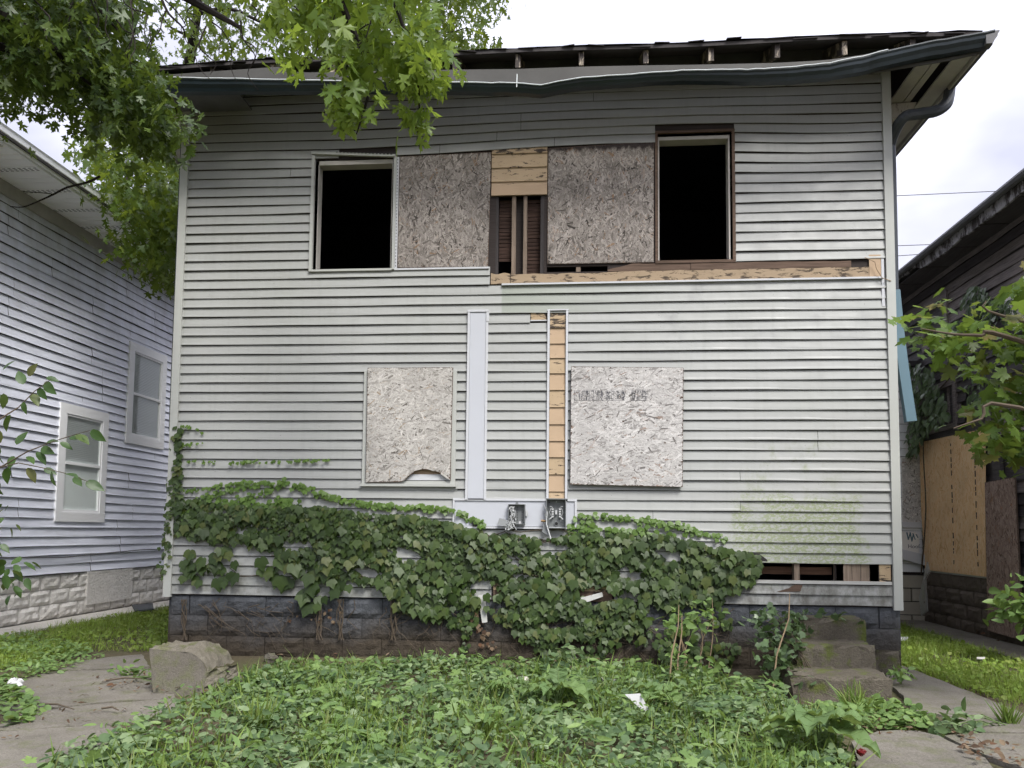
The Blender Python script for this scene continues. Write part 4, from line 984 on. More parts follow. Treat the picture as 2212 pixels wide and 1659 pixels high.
mbr.grid(lambda u, v: bil(e0, e0 + Vector((.15, .26, -.03)), e1 + Vector((.13, .25, .03)), e1, u, v) + (Vector((RD.uniform(-.02, .03), RD.uniform(-.02, .02), RD.uniform(-.012, .012))) if 0 < u else Vector()), 9, 8)
mk('broken_face', mbr, M['chunk_raw'], CH)
def rubble(px, py, r, mat, label):
    c = G(px, py); mb = MB(); nu, nv = 9, 6; ph = [RD.uniform(.75, 1.2) for _ in range((nu + 1) * (nv + 1))]
    def fn(u, v):
        a = u * 2 * math.pi; b = v * math.pi; k = ph[(int(round(u * nu)) % nu) * (nv + 1) + int(round(v * nv))] if 0 < v < 1 else .9
        return (c.x + r * k * math.sin(b) * math.cos(a), c.y + r * k * math.sin(b) * math.sin(a) * .8, gz(c.x, c.y) + r * .55 + r * .75 * k * math.cos(b))
    mk('stone', mb.grid(fn, nu, nv), mat, label=label, cat='stone')
rubble(504, 1492, .105, M['chunk_raw'], 'upright lump of broken concrete at the right end of the tilted slab')
rubble(585, 1440, .07, M['chunk'], 'small grey stone at the foot of the foundation, left of the ivy')
rubble(1130, 1478, .06, M['white_mortar'], 'pale stone lump in the ground ivy below the hanging trim strip')

# ================================================================== LEFT NEIGHBOUR
XL = -2.86
N = root('house', (XL - 2, 4, 0), label='pale lavender sided house with white windows and whitewashed foundation, left', cat='house')
Lwin = [(2.26, 3.38, 1.42, 3.06), (3.85, 4.98, 2.68, 4.30)]
mk('wall', MB().box(-7.5, XL - .002, -.30, 9.5, .70, 5.62), M['sheath'], N)
LZ, LD = 0.705, 0.1255
for k in range(38):
    z = LZ + k * LD; iv = [(-.30, 9.5)]
    for y0, y1, z0, z1 in Lwin:
        if z0 < z + LD * .5 < z1: iv = cut(iv, y0, y1)
    rr = random.Random(k // 2 * 7 + 3); j0 = rr.uniform(0, 2.2)
    for q_ in range(4):
        j = j0 + q_ * 2.6
        iv = [w for a, b in iv for w in (((a, j - .003), (j + .003, b)) if a + .2 < j < b - .2 else ((a, b),))]
    for a, b in iv: panel(N, map_left, a, b, z, LD, 0.021 + RD.uniform(-.001, .003), M['lav'], wob=.0035)
mk('frieze', MB().box(XL, XL + .045, -.30, 9.5, 5.44, 5.61), M['soffit'], N)
for k in range(38): panel(N, (lambda q_, t_, z_: (q_, -.30 - t_, z_)), -7.5, XL, LZ + k * LD, LD, .02, M['lav'])
LF = mk('foundation', MB().box(-7.5, XL - .03, -.28, 9.5, -.2, .70), M['white_mortar'], N)
wblk = [rock_block('block', .385, .192, .05, M['white_block'], b) for b in (.028, .034, .025, .03)]
for row in range(3):
    z = .70 - .105 - row * .2
    for k in range(24):
        y = -.1 + k * .4 + (.2 if row % 2 else 0)
        if 3.05 < y < 4.25 and row < 2 and 3.25 < y < 4.05: continue
        place('block', RD.choice(wblk), Matrix.Translation((XL - .03, y, z)) @ Matrix.Rotation(math.pi / 2, 4, 'Z'), LF)
mk('hatch', MB().box(XL - .02, XL + .03, 3.05, 4.22, .22, .66).box(XL - .02, XL + .025, 3.05, 4.22, .665, .70), M['white_block'], N)
LR = mk('roof', MB().prism([(XL + .78, -.9, 5.66), (XL + .78, -.9, 5.70), (-6.0, -.9, 7.6), (-9.5, -.9, 5.7), (-9.5, -.9, 5.66)], (0, 10.9, 0)), M['shingle'], N)
y = -.9; k = 0
while y < 9.9:
    pm = MB().box(XL + .002, XL + .70, y, y + .295, 5.615, 5.625)
    if k % 2: pass
    for q_ in range(2): pm.box(XL + .002, XL + .70, y + .05 + q_ * .12, y + .065 + q_ * .12, 5.607, 5.615)
    sfp = mk('soffit_panel', pm, M['win_trim'], LR)
    if k % 2:
        vm = MB()
        for a_ in range(10):
            for b_ in range(3): vm.box(XL + .04 + a_ * .065, XL + .075 + a_ * .065, y + .09 + b_ * .03, y + .10 + b_ * .03, 5.6125, 5.6148)
        mk('vent_slots', vm, M['fascia_dark'], sfp, kind='stuff')
    y += .30; k += 1
gm = MB()
for yy in (-.9, 10.0):
    for dx, dz in [(.69, .0), (.70, .03), (.74, .03), (.75, .05), (.79, .08), (.80, .13), (.815, .15), (.80, .155), (.70, .13)]: gm.v.append((XL + dx, yy, 5.61 + dz))
gm.f = [(j, j + 1, j + 10, j + 9) for j in range(8)]
mk('gutter', gm, M['win_trim'], LR)
for wi_, (y0, y1, z0, z1) in enumerate(Lwin):
    t = .135; x0, x1 = XL - .01, XL + .040
    mk('backing_strip', MB().box(XL, XL + .012, y0 - .02, y1 + .02, z1 + .001, z1 + .09), M['lav'], N)
    mk('backing_strip', MB().box(XL, XL + .012, y0 - .02, y1 + .02, z0 - .09, z0 - .001), M['lav'], N)
    wn_ = mk('window', MB().box(x0, x1, y0, y0 + t, z0, z1).box(x0, x1, y1 - t, y1, z0, z1).box(x0, x1, y0 + t, y1 - t, z0, z0 + t).box(x0, x1, y0 + t, y1 - t, z1 - t, z1), M['win_trim'], N)
    a0, a1, b0, b1 = y0 + t, y1 - t, z0 + t, z1 - t; zm = (b0 + b1) / 2
    mk('sash', MB().box(XL, XL + .03, a0, a0 + .03, b0, b1).box(XL, XL + .03, a1 - .03, a1, b0, b1).box(XL, XL + .03, a0 + .03, a1 - .03, b0, b0 + .035).box(XL, XL + .03, a0 + .03, a1 - .03, b1 - .03, b1).box(XL, XL + .034, a0 + .03, a1 - .03, zm - .02, zm + .02), M['win_trim'], wn_)
    for q0, q1, mt in ((b0 + .036, zm - .021, 'glass'), (zm + .021, b1 - .031, 'glass')):
        mk('pane', MB().box(XL + .012, XL + .016, a0 + .031, a1 - .031, q0, q1), M[mt], wn_)
    sl = MB(); z = b1 - .04
    while z > (zm + .03 if wi_ == 0 else b0 + .06):
        sl.hexa([(XL + .001, a0 + .032, z - .012), (XL + .001, a1 - .032, z - .012), (XL + .009, a1 - .032, z + .004), (XL + .009, a0 + .032, z + .004),
                 (XL + .001, a0 + .032, z - .010), (XL + .001, a1 - .032, z - .010), (XL + .009, a1 - .032, z + .006), (XL + .009, a0 + .032, z + .006)]); z -= .026
    mk('blind', sl, M['blind'] if wi_ == 0 else M['blind_grey'], wn_)
    mk('shade', MB().box(XL - .003, XL + .0005, a0 + .03, a1 - .03, b0 + .03, b1 - .03), M['blind'] if wi_ == 0 else M['blind_grey'], wn_)
mk('cable', MB().tube([(XL + .04, .2, 1.0), (XL + .045, 1.4, .96), (XL + .045, 2.5, .93), (XL + .04, 4.5, .99), (XL + .04, 6, .95)], .008, 5), M['fascia_dark'], N)

# ================================================================== BURNT RIGHT NEIGHBOUR
XR = 9.6
B = root('house', (XR + 3, 3, 0), label='fire-blackened house with charred clapboards and plywood, far right', cat='house')
BH = [(3.80, 4.55, 4.25, 4.80), (3.62, 4.6, 2.95, 3.5), (2.9, 3.4, 2.82, 3.3)]
mk('wall', MB().box(XR + .02, XR + .06, .3, 12.0, .82, 5.15), M['char'], B)
mk('inner_wall', MB().box(XR + .08, XR + 6, .3, 12.0, .2, 5.1), M['dark_room'], B)
LDB = .148
for k in range(30):
    z = .84 + k * LDB; iv = [(.3, 12.0)]
    panel(B, (lambda q_, t_, z_: (q_, .3 - t_, z_)), XR, XR + 6, z, LDB + .002, .022, M['char'], name='clapboard')
    for y0, y1, z0, z1 in BH:
        if z0 < z + LDB / 2 < z1: iv = cut(iv, y0 + RD.uniform(-.08, .12), y1 + RD.uniform(-.12, .1))
    if z < 2.5: iv = cut(iv, 2.2, 5.2)
    for a, b in iv:
        if b - a < .1: continue
        panel(B, map_right, a, b, z, LDB + .002, .022 + RD.uniform(-.004, .006), M['char_b'] if RD.random() < .42 else M['char'], name='clapboard', wob=.004)
for y0, y1, z0, z1 in BH[:2]:
    mk('window_frame', MB().box(XR - .045, XR + .02, y0 - .05, y0 + .03, z0 - .1, z1 + .1).box(XR - .045, XR + .02, y1 - .03, y1 + .05, z0 - .1, z1 + .1).box(XR - .045, XR + .02, y0 + .03, y1 - .03, z1, z1 + .09).box(XR - .045, XR + .02, y0 + .03, y1 - .03, z0 - .07, z0), M['char_b'], B)
    mk('stud', MB().box(XR + .0, XR + .06, (y0 + y1) / 2 - .25, (y0 + y1) / 2 - .2, z0, z1), M['char_b'], B)
BF = mk('foundation', MB().box(XR + .03, XR + 6, .3, 8.0, -.2, .80), M['mortar'], B)
bblk = [rock_block('block', .385, .192, .05, M['brown_block'], b) for b in (.03, .036, .026)]
for row in range(4):
    for k in range(18):
        y = .5 + k * .4 + (.2 if row % 2 else 0)
        place('block', RD.choice(bblk), Matrix.Translation((XR + .02, y, .70 - row * .2)) @ Matrix.Rotation(-math.pi / 2, 4, 'Z'), BF)
mk('skirt_trim', MB().box(XR - .035, XR, 2.4, 4.75, .80, .845), M['shabby_white'], B)
roofz = 5.22
BR = mk('roof', MB().prism([(XR - .42, -.3, roofz + .1), (XR - .42, -.3, roofz + .16), (XR + 3.5, -.3, roofz + 2.2), (XR + 7.5, -.3, roofz + .1)], (0, 12.9, 0)), M['shingle'], B)
fe = MB(); n = 46
for i in range(n + 1):
    y = -.3 + 12.9 * i / n; r0 = .05 * RD.random() + (.10 if (i > 14 and i % 5 < 3) else 0)
    fe.v += [(XR - .425, y, roofz + .12), (XR - .42, y, roofz - .06 + r0), (XR - .39, y, roofz + .12), (XR - .39, y, roofz - .06 + r0)]
for i in range(n): o = 4 * i; fe.f += [(o, o + 1, o + 5, o + 4), (o + 1, o + 3, o + 7, o + 5), (o + 2, o + 6, o + 7, o + 3)]
mk('fascia', fe, M['char_roof'], BR)
for k in range(16): mk('soffit_board', MB().box(XR - .385, XR, -.3 + k * .8, .47 + k * .8, roofz - .0, roofz + .02), M['char'], BR)
mk('gutter', MB().tube([(XR - .46, -.3, roofz + .12), (XR - .46, 12.6, roofz + .12)], .05, 8), M['fascia_dark'], BR)
def bd(x0, y0, X=XR - .04): p = SX(x0, y0, X); return (p.y, p.z)
strand_board(B, [bd(2130, 1246), bd(1999, 1231), bd(1981, 957), bd(2127, 926)], (.03, .045), M['osb_new'], 5200, (math.pi / 2, .5), mp=map_right, L=(.05, .13), Wd=(.012, .035), body=M['osb_face'])
# ink stripes printed on the fresh board
ik = MB()
for y_ in (3.05, 3.72):
    z = .95
    while z < 2.65:
        L_ = RD.uniform(.03, .09)
        if RD.random() < .75: ik.add([(XR - .0492, y_ + RD.uniform(-.01, .01), z), (XR - .0492, y_ + .03, z), (XR - .0492, y_ + .03, z + L_), (XR - .0492, y_, z + L_)], [(0, 1, 2, 3)])
        z += L_ + RD.uniform(.01, .1)
mk('printed_stripe', ik, M['osb_edge'], B, kind='stuff')
for s0, s1 in ((2130, 2168), (2168, 2190)):
    pass
strand_board(B, [bd(2212, 1385, XR - .08), bd(2135, 1362, XR - .08), bd(2129, 1042, XR - .08), bd(2194, 1030, XR - .08)], (.075, .09), M['osb_brown'], 3600, (math.pi / 2, .5), mp=map_right, L=(.05, .12), Wd=(.01, .03))
mk('post', MB().box(XR - .05, XR, 2.45, 2.62, .85, 3.4), M['char'], B)
mk('post', MB().box(XR - .06, XR, 1.05, 1.18, .2, 3.2), M['shabby_white'], B)
mk('broken_board', MB().prism([SX(2002, 1214, XR - .3), SX(2006, 1236, XR - .3), SX(1998, 1252, XR - .32), SX(2002, 1320, XR - .25), SX(1990, 1330, XR - .25), SX(1985, 1290, XR - .3), SX(1994, 1250, XR - .3)], (.03, .02, 0)), M['shabby_white'], B)
# torn sheet of house wrap
tw = MB()
tp = [SX(2070 + 0, 700, XR)]
def tarp(u, v):
    p = bil(SX(2178, 690, XR), SX(2300, 760, XR), SX(2300, 540, XR), SX(2178, 640, XR), u, v)
    return p + Vector((-.06 - .05 * math.sin(9 * u + 4 * v) - RD.uniform(0, .02), RD.uniform(-.03, .03), RD.uniform(-.04, .04)))
mk('torn_wrap', tw.grid(tarp, 10, 9), M['tarp'], B, smooth=True)
# ---- white house beyond, in the gap
V = root('house', (9.2, 6.0, 0), label='white sided house with a boarded window, seen in the gap behind the derelict house', cat='house')
YW = 4.8
mk('wall', MB().box(8.75, XR - .03, YW, 9, .75, 3.98), M['sheath'], V)
for k in range(25):
    z = .78 + k * .128
    panel(V, (lambda s, t, zz: (s, YW - t, zz)), 8.75, XR - .03, z, .128, .018, M['white_side'])
mk('foundation', MB().box(8.8, XR - .03, YW + .03, 9, -.2, .75), M['mortar'], V)
pb = MB().box(-.19, .19, -.02, .02, -.095, .095).mesh('block', M['pale_block'])
for row in range(4):
    for k in range(3): place('block', pb, Matrix.Translation((8.99 + k * .4 - (.2 if row % 2 else 0), YW + .01, .64 - row * .205)), V)
mk('roof', MB().prism([(8.65, YW - .15, 3.98), (XR - .03, YW - .15, 3.98), (XR - .03, 8.6, 4.7), (8.65, 8.6, 4.7)], (0, 0, .08)), M['shingle'], V)
def wq(x, y): p = P(x, y, YW); return (p.x, p.z)
strand_board(V, [wq(1948, 1128), wq(1988, 1128), wq(1988, 985), wq(1946, 990)], (.025, .035), M['osb_grey'], 900, body=M['tarp'], mp=(lambda s, t, z: (s, YW - t, z)))
a, b = wq(1940, 1140), wq(2003, 1128)
mk('window_frame', MB().box(a[0], b[0], YW - .05, YW, a[1], b[1]), M['white_trim'], V)
mk('awning_trim', MB().prism([P(1935, 1205, YW - .12), P(2003, 1222, YW - .12), P(2005, 1200, YW - .12), P(1935, 1183, YW - .12)], (0, .12, 0)), M['white_trim'], V)

wp = [P(x, y, YW - .05) for x, y in ((1943, 1206), (1986, 1206), (1986, 1158), (1978, 1150), (1943, 1148))]
wr2 = mk('torn_wrap', MB().prism(wp, (0, .006, 0)), M['tarp'], V)
for x0, y0, x1, y1 in ((1959, 1150, 1962, 1166), (1966, 1150, 1970, 1170), (1972, 1152, 1977, 1166), (1979, 1154, 1983, 1162), (1962, 1166, 1966, 1152), (1970, 1168, 1973, 1153)):
    a, b = P(x0, y0, YW - .0515), P(x1, y1, YW - .0515); w = Vector((.012, 0, 0)); mk('paint_drip', MB().add([a - w, a + w, b + w * .6, b - w * .6], [(0, 1, 2, 3)]), M['blue_spout'], wr2)
fc_ = bpy.data.curves.new('lettering', 'FONT'); fc_.body = 'Hoof'; fc_.size = .085
fo = bpy.data.objects.new('lettering', fc_); COL.objects.link(fo); pt = P(1961, 1184, YW - .0518)
fo.matrix_world = Matrix.Translation(pt) @ Matrix.Rotation(math.pi / 2, 4, 'X'); bpy.context.view_layer.update()
fm = bpy.data.meshes.new_from_object(fo.evaluated_get(bpy.context.evaluated_depsgraph_get())); fm.transform(fo.matrix_world); fm.materials.clear(); fm.materials.append(M['downspout'])
bpy.data.objects.remove(fo); mk('lettering', fm, None, wr2)
# ================================================================== WIRES
for i, (p, q, lb) in enumerate((((1935, 423), (2205, 411), 'highest thin overhead wire crossing the sky at right'), ((1935, 531), (2050, 527), 'upper of the two low overhead wires above the burnt roof'), ((1935, 553), (2010, 548), 'lowest overhead wire just above the burnt roof'))):
    a, b = P(*p, 28), P(*q, 28); d = (b - a) / (b.x - a.x); pts = []
    for t in range(-3, 13): x = 12 * t; pp = a + d * x; pts.append((pp.x, pp.y, pp.z + .0006 * x * (x - 10)))
    mk('overhead_wire', MB().tube(pts, .018, 5), M['wire'], label=lb, cat='wire')

# ================================================================== FOLIAGE
def cloud(poly, depth, ncl, per, spread, size, conv=P, droop=(.75, .75, -.7), up=.5, gap=None):
    """leaf positions: clumps round twig ends that fill a volume, deep as well as wide"""
    c = sample_poly(poly, ncl); dp = RNG.uniform(depth[0], depth[1], ncl); pos = []
    for (x, y), d in zip(c, dp):
        p = np.array(conv(x, y, d)); k = max(2, int(per * RNG.uniform(.6, 1.4)))
        o = RNG.normal(0, 1, (k, 3)) * np.array([spread, spread, spread * .75]); pos.append(p + o)
    pos = np.concatenate(pos); n = len(pos)
    d = unit(n) * np.array([droop[0], droop[1], .5]) + np.array([0, 0, droop[2]])
    nr = unit(n) + np.array([0, -.25, up])
    return pos, frames(d, nr), size * RNG.uniform(.6, 1.25, n)
def twigs(parent, mat, paths, name='branch'):
    for pts, r0, r1 in paths:
        pts = smooth(pts, 4); m = len(pts); mk(name, MB().tube(pts, [r0 + (r1 - r0) * i / (m - 1) for i in range(m)], 6), mat, parent)
def cat_lots(*ls): return tuple(np.concatenate([l[i] for l in ls]) for i in range(3))
# ---- silver maple whose limbs hang over the front of the house
T1 = root('maple_tree', (-2.6, -4.6, 0), label='silver maple overhanging from the left with bright drooping foreground leaves', cat='tree')
mk('trunk', MB().tube([(-2.6, -4.6, -.1), (-2.55, -4.55, 1.5), (-2.45, -4.3, 3.2), (-2.2, -4.0, 4.6), (-1.8, -3.6, 6.0), (-1.4, -3.0, 7.6)], [.30, .24, .21, .18, .13, .08], 10), M['bark'], T1, smooth=True)
L0 = (-2.2, -4.0, 4.4)
twigs(T1, M['bark'], [
    ([L0, P(-150, 0, -3.2), P(0, 30, -2.9), P(60, 62, -2.8), P(100, 88, -2.7), P(140, 130, -2.6)], .07, .014),
    ([L0, P(-140, 60, -3.2), P(0, 100, -2.8), P(60, 120, -2.7), P(90, 150, -2.6)], .05, .012),
    ([P(90, 85, -2.7), P(165, 158, -2.5), P(230, 205, -2.4), P(300, 236, -2.3)], .016, .005),
    ([L0, P(-100, -160, -3.4), P(120, -120, -3.2), P(300, -60, -3.0), P(430, 10, -2.9), P(520, 60, -2.9)], .08, .012),
    ([P(205, 0, -2.6), P(225, 35, -2.6), P(250, 60, -2.5), P(265, 80, -2.5)], .014, .004),
    ([P(300, -60, -3.0), P(560, -90, -3.1), P(700, -40, -3.1), P(760, 60, -3.0), P(800, 170, -2.9), P(770, 290, -2.9)], .05, .004),
    ([P(700, -40, -3.1), P(830, -20, -3.1), P(880, 90, -3.0), P(905, 200, -2.9), P(900, 310, -2.9)], .02, .003),
    ([P(350, 0, -2.8), P(365, 30, -2.8), P(395, 60, -2.8), P(400, 85, -2.7)], .010, .004),
    ([P(22, 446, -1.6), P(50, 447, -1.6), P(82, 435, -1.6), P(115, 420, -1.6), P(145, 405, -1.6), P(188, 394, -1.6), P(216, 381, -1.6)], .004, .011),
    ([P(50, 414, -1.65), P(85, 416, -1.6), P(112, 419, -1.6)], .003, .004)])
for k in range(46):                                                 # fine drooping twigs among the leaves
    x, y, Yt = RD.uniform(330, 900) if k < 22 else RD.uniform(-20, 330), RD.uniform(-30, 70), RD.uniform(-3.1, -2.3); pts = []
    for q_ in range(5): pts.append(P(x, y, Yt)); x += RD.uniform(-22, 34); y += RD.uniform(8, 42); Yt += RD.uniform(-.06, .06)
    twigs(T1, M['bark'], [(pts, .0055, .0018)], 'twig')
lots = []
SIZ = .135
lots.append(cloud([(-130, -110), (300, -110), (310, 0), (250, 60), (270, 130), (330, 230), (350, 280), (310, 260), (240, 180), (140, 150), (0, 160), (-130, 190)], (-3.0, -1.4), 440, 14, .15, .092))
lots.append(cloud([(210, 110), (285, 140), (350, 230), (380, 300), (360, 320), (330, 310), (270, 250), (220, 180)], (-2.6, -1.2), 90, 11, .10, .105))
lots.append(cloud([(60, 170), (250, 180), (300, 260), (250, 330), (190, 290), (120, 250)], (-2.6, -1.2), 36, 10, .13, .10))
lots.append(cloud([(-60, 190), (60, 180), (60, 220), (0, 265), (-60, 290)], (-2.6, -1.2), 16, 8, .12, .10))
lots.append(cloud([(-560, -160), (-250, -130), (-250, 60), (-400, 120), (-560, 100)], (-3.6, -2.7), 60, 12, .17, .10))
pos, fr, sz = cat_lots(*lots)
leaves(T1, L_SILVER, pos, fr, sz, M['maple'], 170)
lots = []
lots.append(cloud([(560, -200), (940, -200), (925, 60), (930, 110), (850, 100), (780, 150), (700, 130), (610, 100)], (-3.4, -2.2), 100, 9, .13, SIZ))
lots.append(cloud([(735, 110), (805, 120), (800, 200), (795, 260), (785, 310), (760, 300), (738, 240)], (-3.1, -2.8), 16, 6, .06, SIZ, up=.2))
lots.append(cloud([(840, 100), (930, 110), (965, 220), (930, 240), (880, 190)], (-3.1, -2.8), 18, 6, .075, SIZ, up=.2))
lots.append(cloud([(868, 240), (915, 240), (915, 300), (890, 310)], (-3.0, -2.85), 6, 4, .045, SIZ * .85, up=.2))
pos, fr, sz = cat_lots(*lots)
leaves(T1, L_SILVER, pos, fr, sz, M['maple_young_lit'], 130)
# ---- the same kind of tree growing behind the house
tx = P(440, 1100, 11.0).x
T2 = root('maple_tree', (tx, 11.0, 0), label='tall silver maple growing behind the house, its boughs filling the left gap', cat='tree')
mk('trunk', MB().tube([(tx, 11.0, -.1), (tx + .05, 10.9, 2.5), (tx, 10.5, 5), (tx - .2, 9.6, 7.2), P(404, 150, 8.0), P(412, 120, 7.8), P(418, 80, 7.6), P(426, 30, 7.4), P(436, -60, 7.0)], [.34, .28, .24, .20, .115, .105, .095, .085, .07], 10), M['bark'], T2, smooth=True)
twigs(T2, M['bark'], [
    ([(tx, 10.3, 5.4), (tx - .8, 8.6, 6.3), P(330, 270, 5.5), P(300, 330, 4.0), P(270, 390, 3.0), P(240, 440, 2.6)], .09, .012),
    ([P(330, 270, 5.5), P(335, 360, 4.2), P(345, 450, 3.2), P(350, 520, 2.8)], .03, .006),
    ([P(300, 330, 4.0), P(310, 420, 3.0), P(330, 500, 2.8), P(370, 560, 2.6)], .022, .005),
    ([P(426, 30, 7.4), P(500, 20, 7.0), P(600, 60, 6.6), P(700, 40, 6.2)], .05, .012),
    ([P(500, 20, 7.0), P(480, 70, 6.6), P(470, 140, 6.2)], .02, .006),
    ([P(418, 80, 7.6), P(370, 60, 7.0), P(340, 20, 6.6)], .035, .01),
    ([P(600, 60, 6.6), P(800, 50, 6.2), P(950, 70, 6.0), P(1010, 60, 5.8)], .03, .005)])
lots = [cloud([(200, 300), (400, 270), (395, 540), (385, 625), (330, 590), (275, 555), (250, 470), (190, 410), (185, 340)], (1.2, 4.6), 240, 14, .17, .125, droop=(.7, .7, -.6)),
        cloud([(320, 440), (392, 400), (386, 625), (330, 595)], (1.4, 3.4), 80, 13, .14, .12),
        cloud([(150, 120), (420, 130), (420, 260), (300, 300), (180, 240)], (3.0, 6.0), 70, 12, .25, .13),
        cloud([(400, -200), (1000, -200), (1050, -60), (1062, 40), (1050, 100), (930, 105), (700, 130), (470, 130), (400, 150)], (5.0, 8.5), 430, 14, .30, .145),
        cloud([(640, -60), (1040, -60), (1055, 20), (1000, 60), (1062, 90), (940, 112), (700, 130)], (5.0, 7.0), 70, 12, .22, .14),
        cloud([(900, 60), (1000, 80), (1070, 95), (1068, 125), (900, 130)], (5.0, 7.0), 26, 12, .15, .13)]
pos, fr, sz = cat_lots(*lots)
ok = ~((pos[:, 0] > -.75) & (pos[:, 0] < 8.1) & (pos[:, 1] > -.7) & (pos[:, 1] < 9.7) & (pos[:, 2] < 6.1 + np.clip(.46 * (np.minimum(pos[:, 0] + .66, pos[:, 1] + .6)), 0, 2.1)))
ok &= ~((pos[:, 0] < XL + .85) & (pos[:, 2] < 5.85))
pos, fr, sz = pos[ok], fr[ok], sz[ok]
leaves(T2, L_SIMPLE, pos, fr, sz, M['maple_far'], 300)

# ---- ivy over the lower storey
IV = root('ivy', (2.6, -.1, 0), label='dark green ivy sprawling across the lower siding and foundation of the derelict house', cat='ivy')
def wall_leaves(poly, n, size, y0, y1, tmpl_up=.35, gaps=None):
    c = sample_poly(poly, n)
    if gaps is not None:
        u, v = c[:, 0], c[:, 1]
        f = np.sin(u * .021 + 1.7 * np.sin(v * .031)) + np.sin(v * .115 + 2.2 * np.sin(u * .011)) * .9 + .7 * np.sin(u * .057 - v * .045 + 2) + RNG.normal(0, .35, n)
        c = c[f > gaps]; n = len(c)
    pos = np.array([P(x, y, -RNG.uniform(y0, y1)) for x, y in c])
    d = unit(n) * np.array([.5, .2, .25]) + np.array([0, -.22, -.9]); nr = unit(n) * .42 + np.array([0, -1, tmpl_up])
    return pos, frames(d, nr), size * RNG.uniform(.65, 1.3, n)
main = [(380, 1078), (450, 1076), (540, 1098), (640, 1090), (700, 1092), (780, 1108), (880, 1110), (985, 1130), (1040, 1146), (1100, 1152), (1180, 1160), (1250, 1152), (1330, 1152), (1420, 1152), (1500, 1167), (1570, 1184), (1640, 1195), (1640, 1235), (1600, 1258), (1540, 1252), (1470, 1275), (1380, 1262), (1290, 1255), (1200, 1275), (1100, 1268), (1000, 1275), (900, 1272), (820, 1262), (740, 1245), (650, 1225), (600, 1195), (520, 1168), (430, 1165), (380, 1150)]
lots = [wall_leaves(main, 4900, .058, .016, .06, gaps=-1.25), wall_leaves(main, 1300, .086, .03, .09, gaps=-.3),
        wall_leaves([(380, 1078), (520, 1090), (700, 1095), (985, 1130), (985, 1160), (700, 1140), (380, 1120)], 900, .05, .02, .06),
        wall_leaves([(800, 1250), (1100, 1255), (1300, 1250), (1500, 1262), (1540, 1285), (1480, 1300), (1330, 1285), (1150, 1290), (1000, 1300), (880, 1300)], 300, .092, .03, .11, gaps=-.4),
        wall_leaves([(392, 1185), (500, 1180), (510, 1240), (470, 1268), (395, 1250)], 34, .115, .03, .08),
        wall_leaves([(540, 1190), (720, 1215), (760, 1270), (700, 1280), (560, 1240)], 34, .13, .03, .09),
        wall_leaves([(640, 1275), (700, 1280), (700, 1315), (650, 1310)], 10, .12, .03, .09),
        wall_leaves([(1070, 1285), (1260, 1285), (1290, 1340), (1270, 1385), (1180, 1375), (1100, 1330)], 480, .08, .03, .10, gaps=-.8),
        wall_leaves([(1050, 1310), (1110, 1300), (1200, 1390), (1230, 1430), (1190, 1425), (1080, 1340)], 150, .062, .03, .08),
        wall_leaves([(1290, 1295), (1400, 1285), (1400, 1345), (1320, 1370)], 80, .08, .03, .10),
        wall_leaves([(1380, 1375), (1480, 1345), (1530, 1395), (1500, 1435), (1420, 1415)], 50, .075, .03, .12),
        wall_leaves([(1380, 1285), (1560, 1235), (1640, 1215), (1630, 1250), (1560, 1285), (1440, 1310)], 150, .08, .03, .10),
        wall_leaves([(990, 1310), (1010, 1310), (1020, 1400), (995, 1400)], 36, .045, .03, .06),
        wall_leaves([(1100, 1300), (1300, 1300), (1340, 1380), (1290, 1432), (1200, 1420)], 330, .06, .03, .08, gaps=-.5),
        wall_leaves([(1300, 1290), (1560, 1290), (1600, 1400), (1560, 1450), (1380, 1440), (1330, 1380)], 420, .058, .03, .09, gaps=.1),
        wall_leaves([(900, 1300), (1040, 1300), (1030, 1370), (960, 1350)], 90, .055, .03, .07, gaps=.0),
        wall_leaves([(830, 1300), (930, 1295), (1000, 1315), (940, 1335)], 40, .10, .03, .10)]
pos, fr, sz = cat_lots(*lots)
leaves(IV, L_IVY, pos, fr, sz, M['ivy'], 300)
# young runners with small leaves
def runner(pts, n, size, jit=5.0):
    a = np.array(pts, float); seg = np.linalg.norm(np.diff(a, axis=0), axis=1); cs = np.concatenate([[0], np.cumsum(seg)]); t = RNG.random(n) * cs[-1]
    x = np.interp(t, cs, a[:, 0]) + RNG.normal(0, jit, n); y = np.interp(t, cs, a[:, 1]) + RNG.normal(0, jit, n)
    pos = np.array([P(u, v, -RNG.uniform(.022, .05)) for u, v in zip(x, y)])
    d = unit(n) * np.array([.6, .2, .3]) + np.array([0, -.2, -.7]); nr = unit(n) * .3 + np.array([0, -1, .3])
    return pos, frames(d, nr), size * RNG.uniform(.6, 1.3, n)
young = [runner([(390, 995), (480, 998), (560, 996), (650, 994), (712, 992)], 60, .034, 1.6), runner([(392, 960), (440, 955)], 14, .03, 1.5),
         runner([(392, 918), (415, 922), (440, 935)], 16, .03, 1.8), runner([(400, 1060), (520, 1042), (600, 1042)], 60, .04, 2.5),
         runner([(430, 1075), (480, 1062), (520, 1050), (560, 1048)], 60, .04, 3.5), runner([(510, 1080), (560, 1065), (600, 1050)], 45, .042, 3.5),
         runner([(600, 1040), (650, 1050), (700, 1068), (760, 1085), (830, 1092), (900, 1093), (975, 1100)], 190, .046, 3.5),
         runner([(975, 1098), (1010, 1112), (1045, 1135)], 40, .045, 4), runner([(1240, 1118), (1300, 1112), (1380, 1120), (1450, 1132), (1520, 1150), (1570, 1165)], 150, .045, 4),
         runner([(1230, 1135), (1290, 1142), (1380, 1145), (1460, 1160)], 110, .05, 5), runner([(385, 1110), (450, 1085), (560, 1090), (640, 1085)], 170, .05, 7)]
pos, fr, sz = cat_lots(*young)
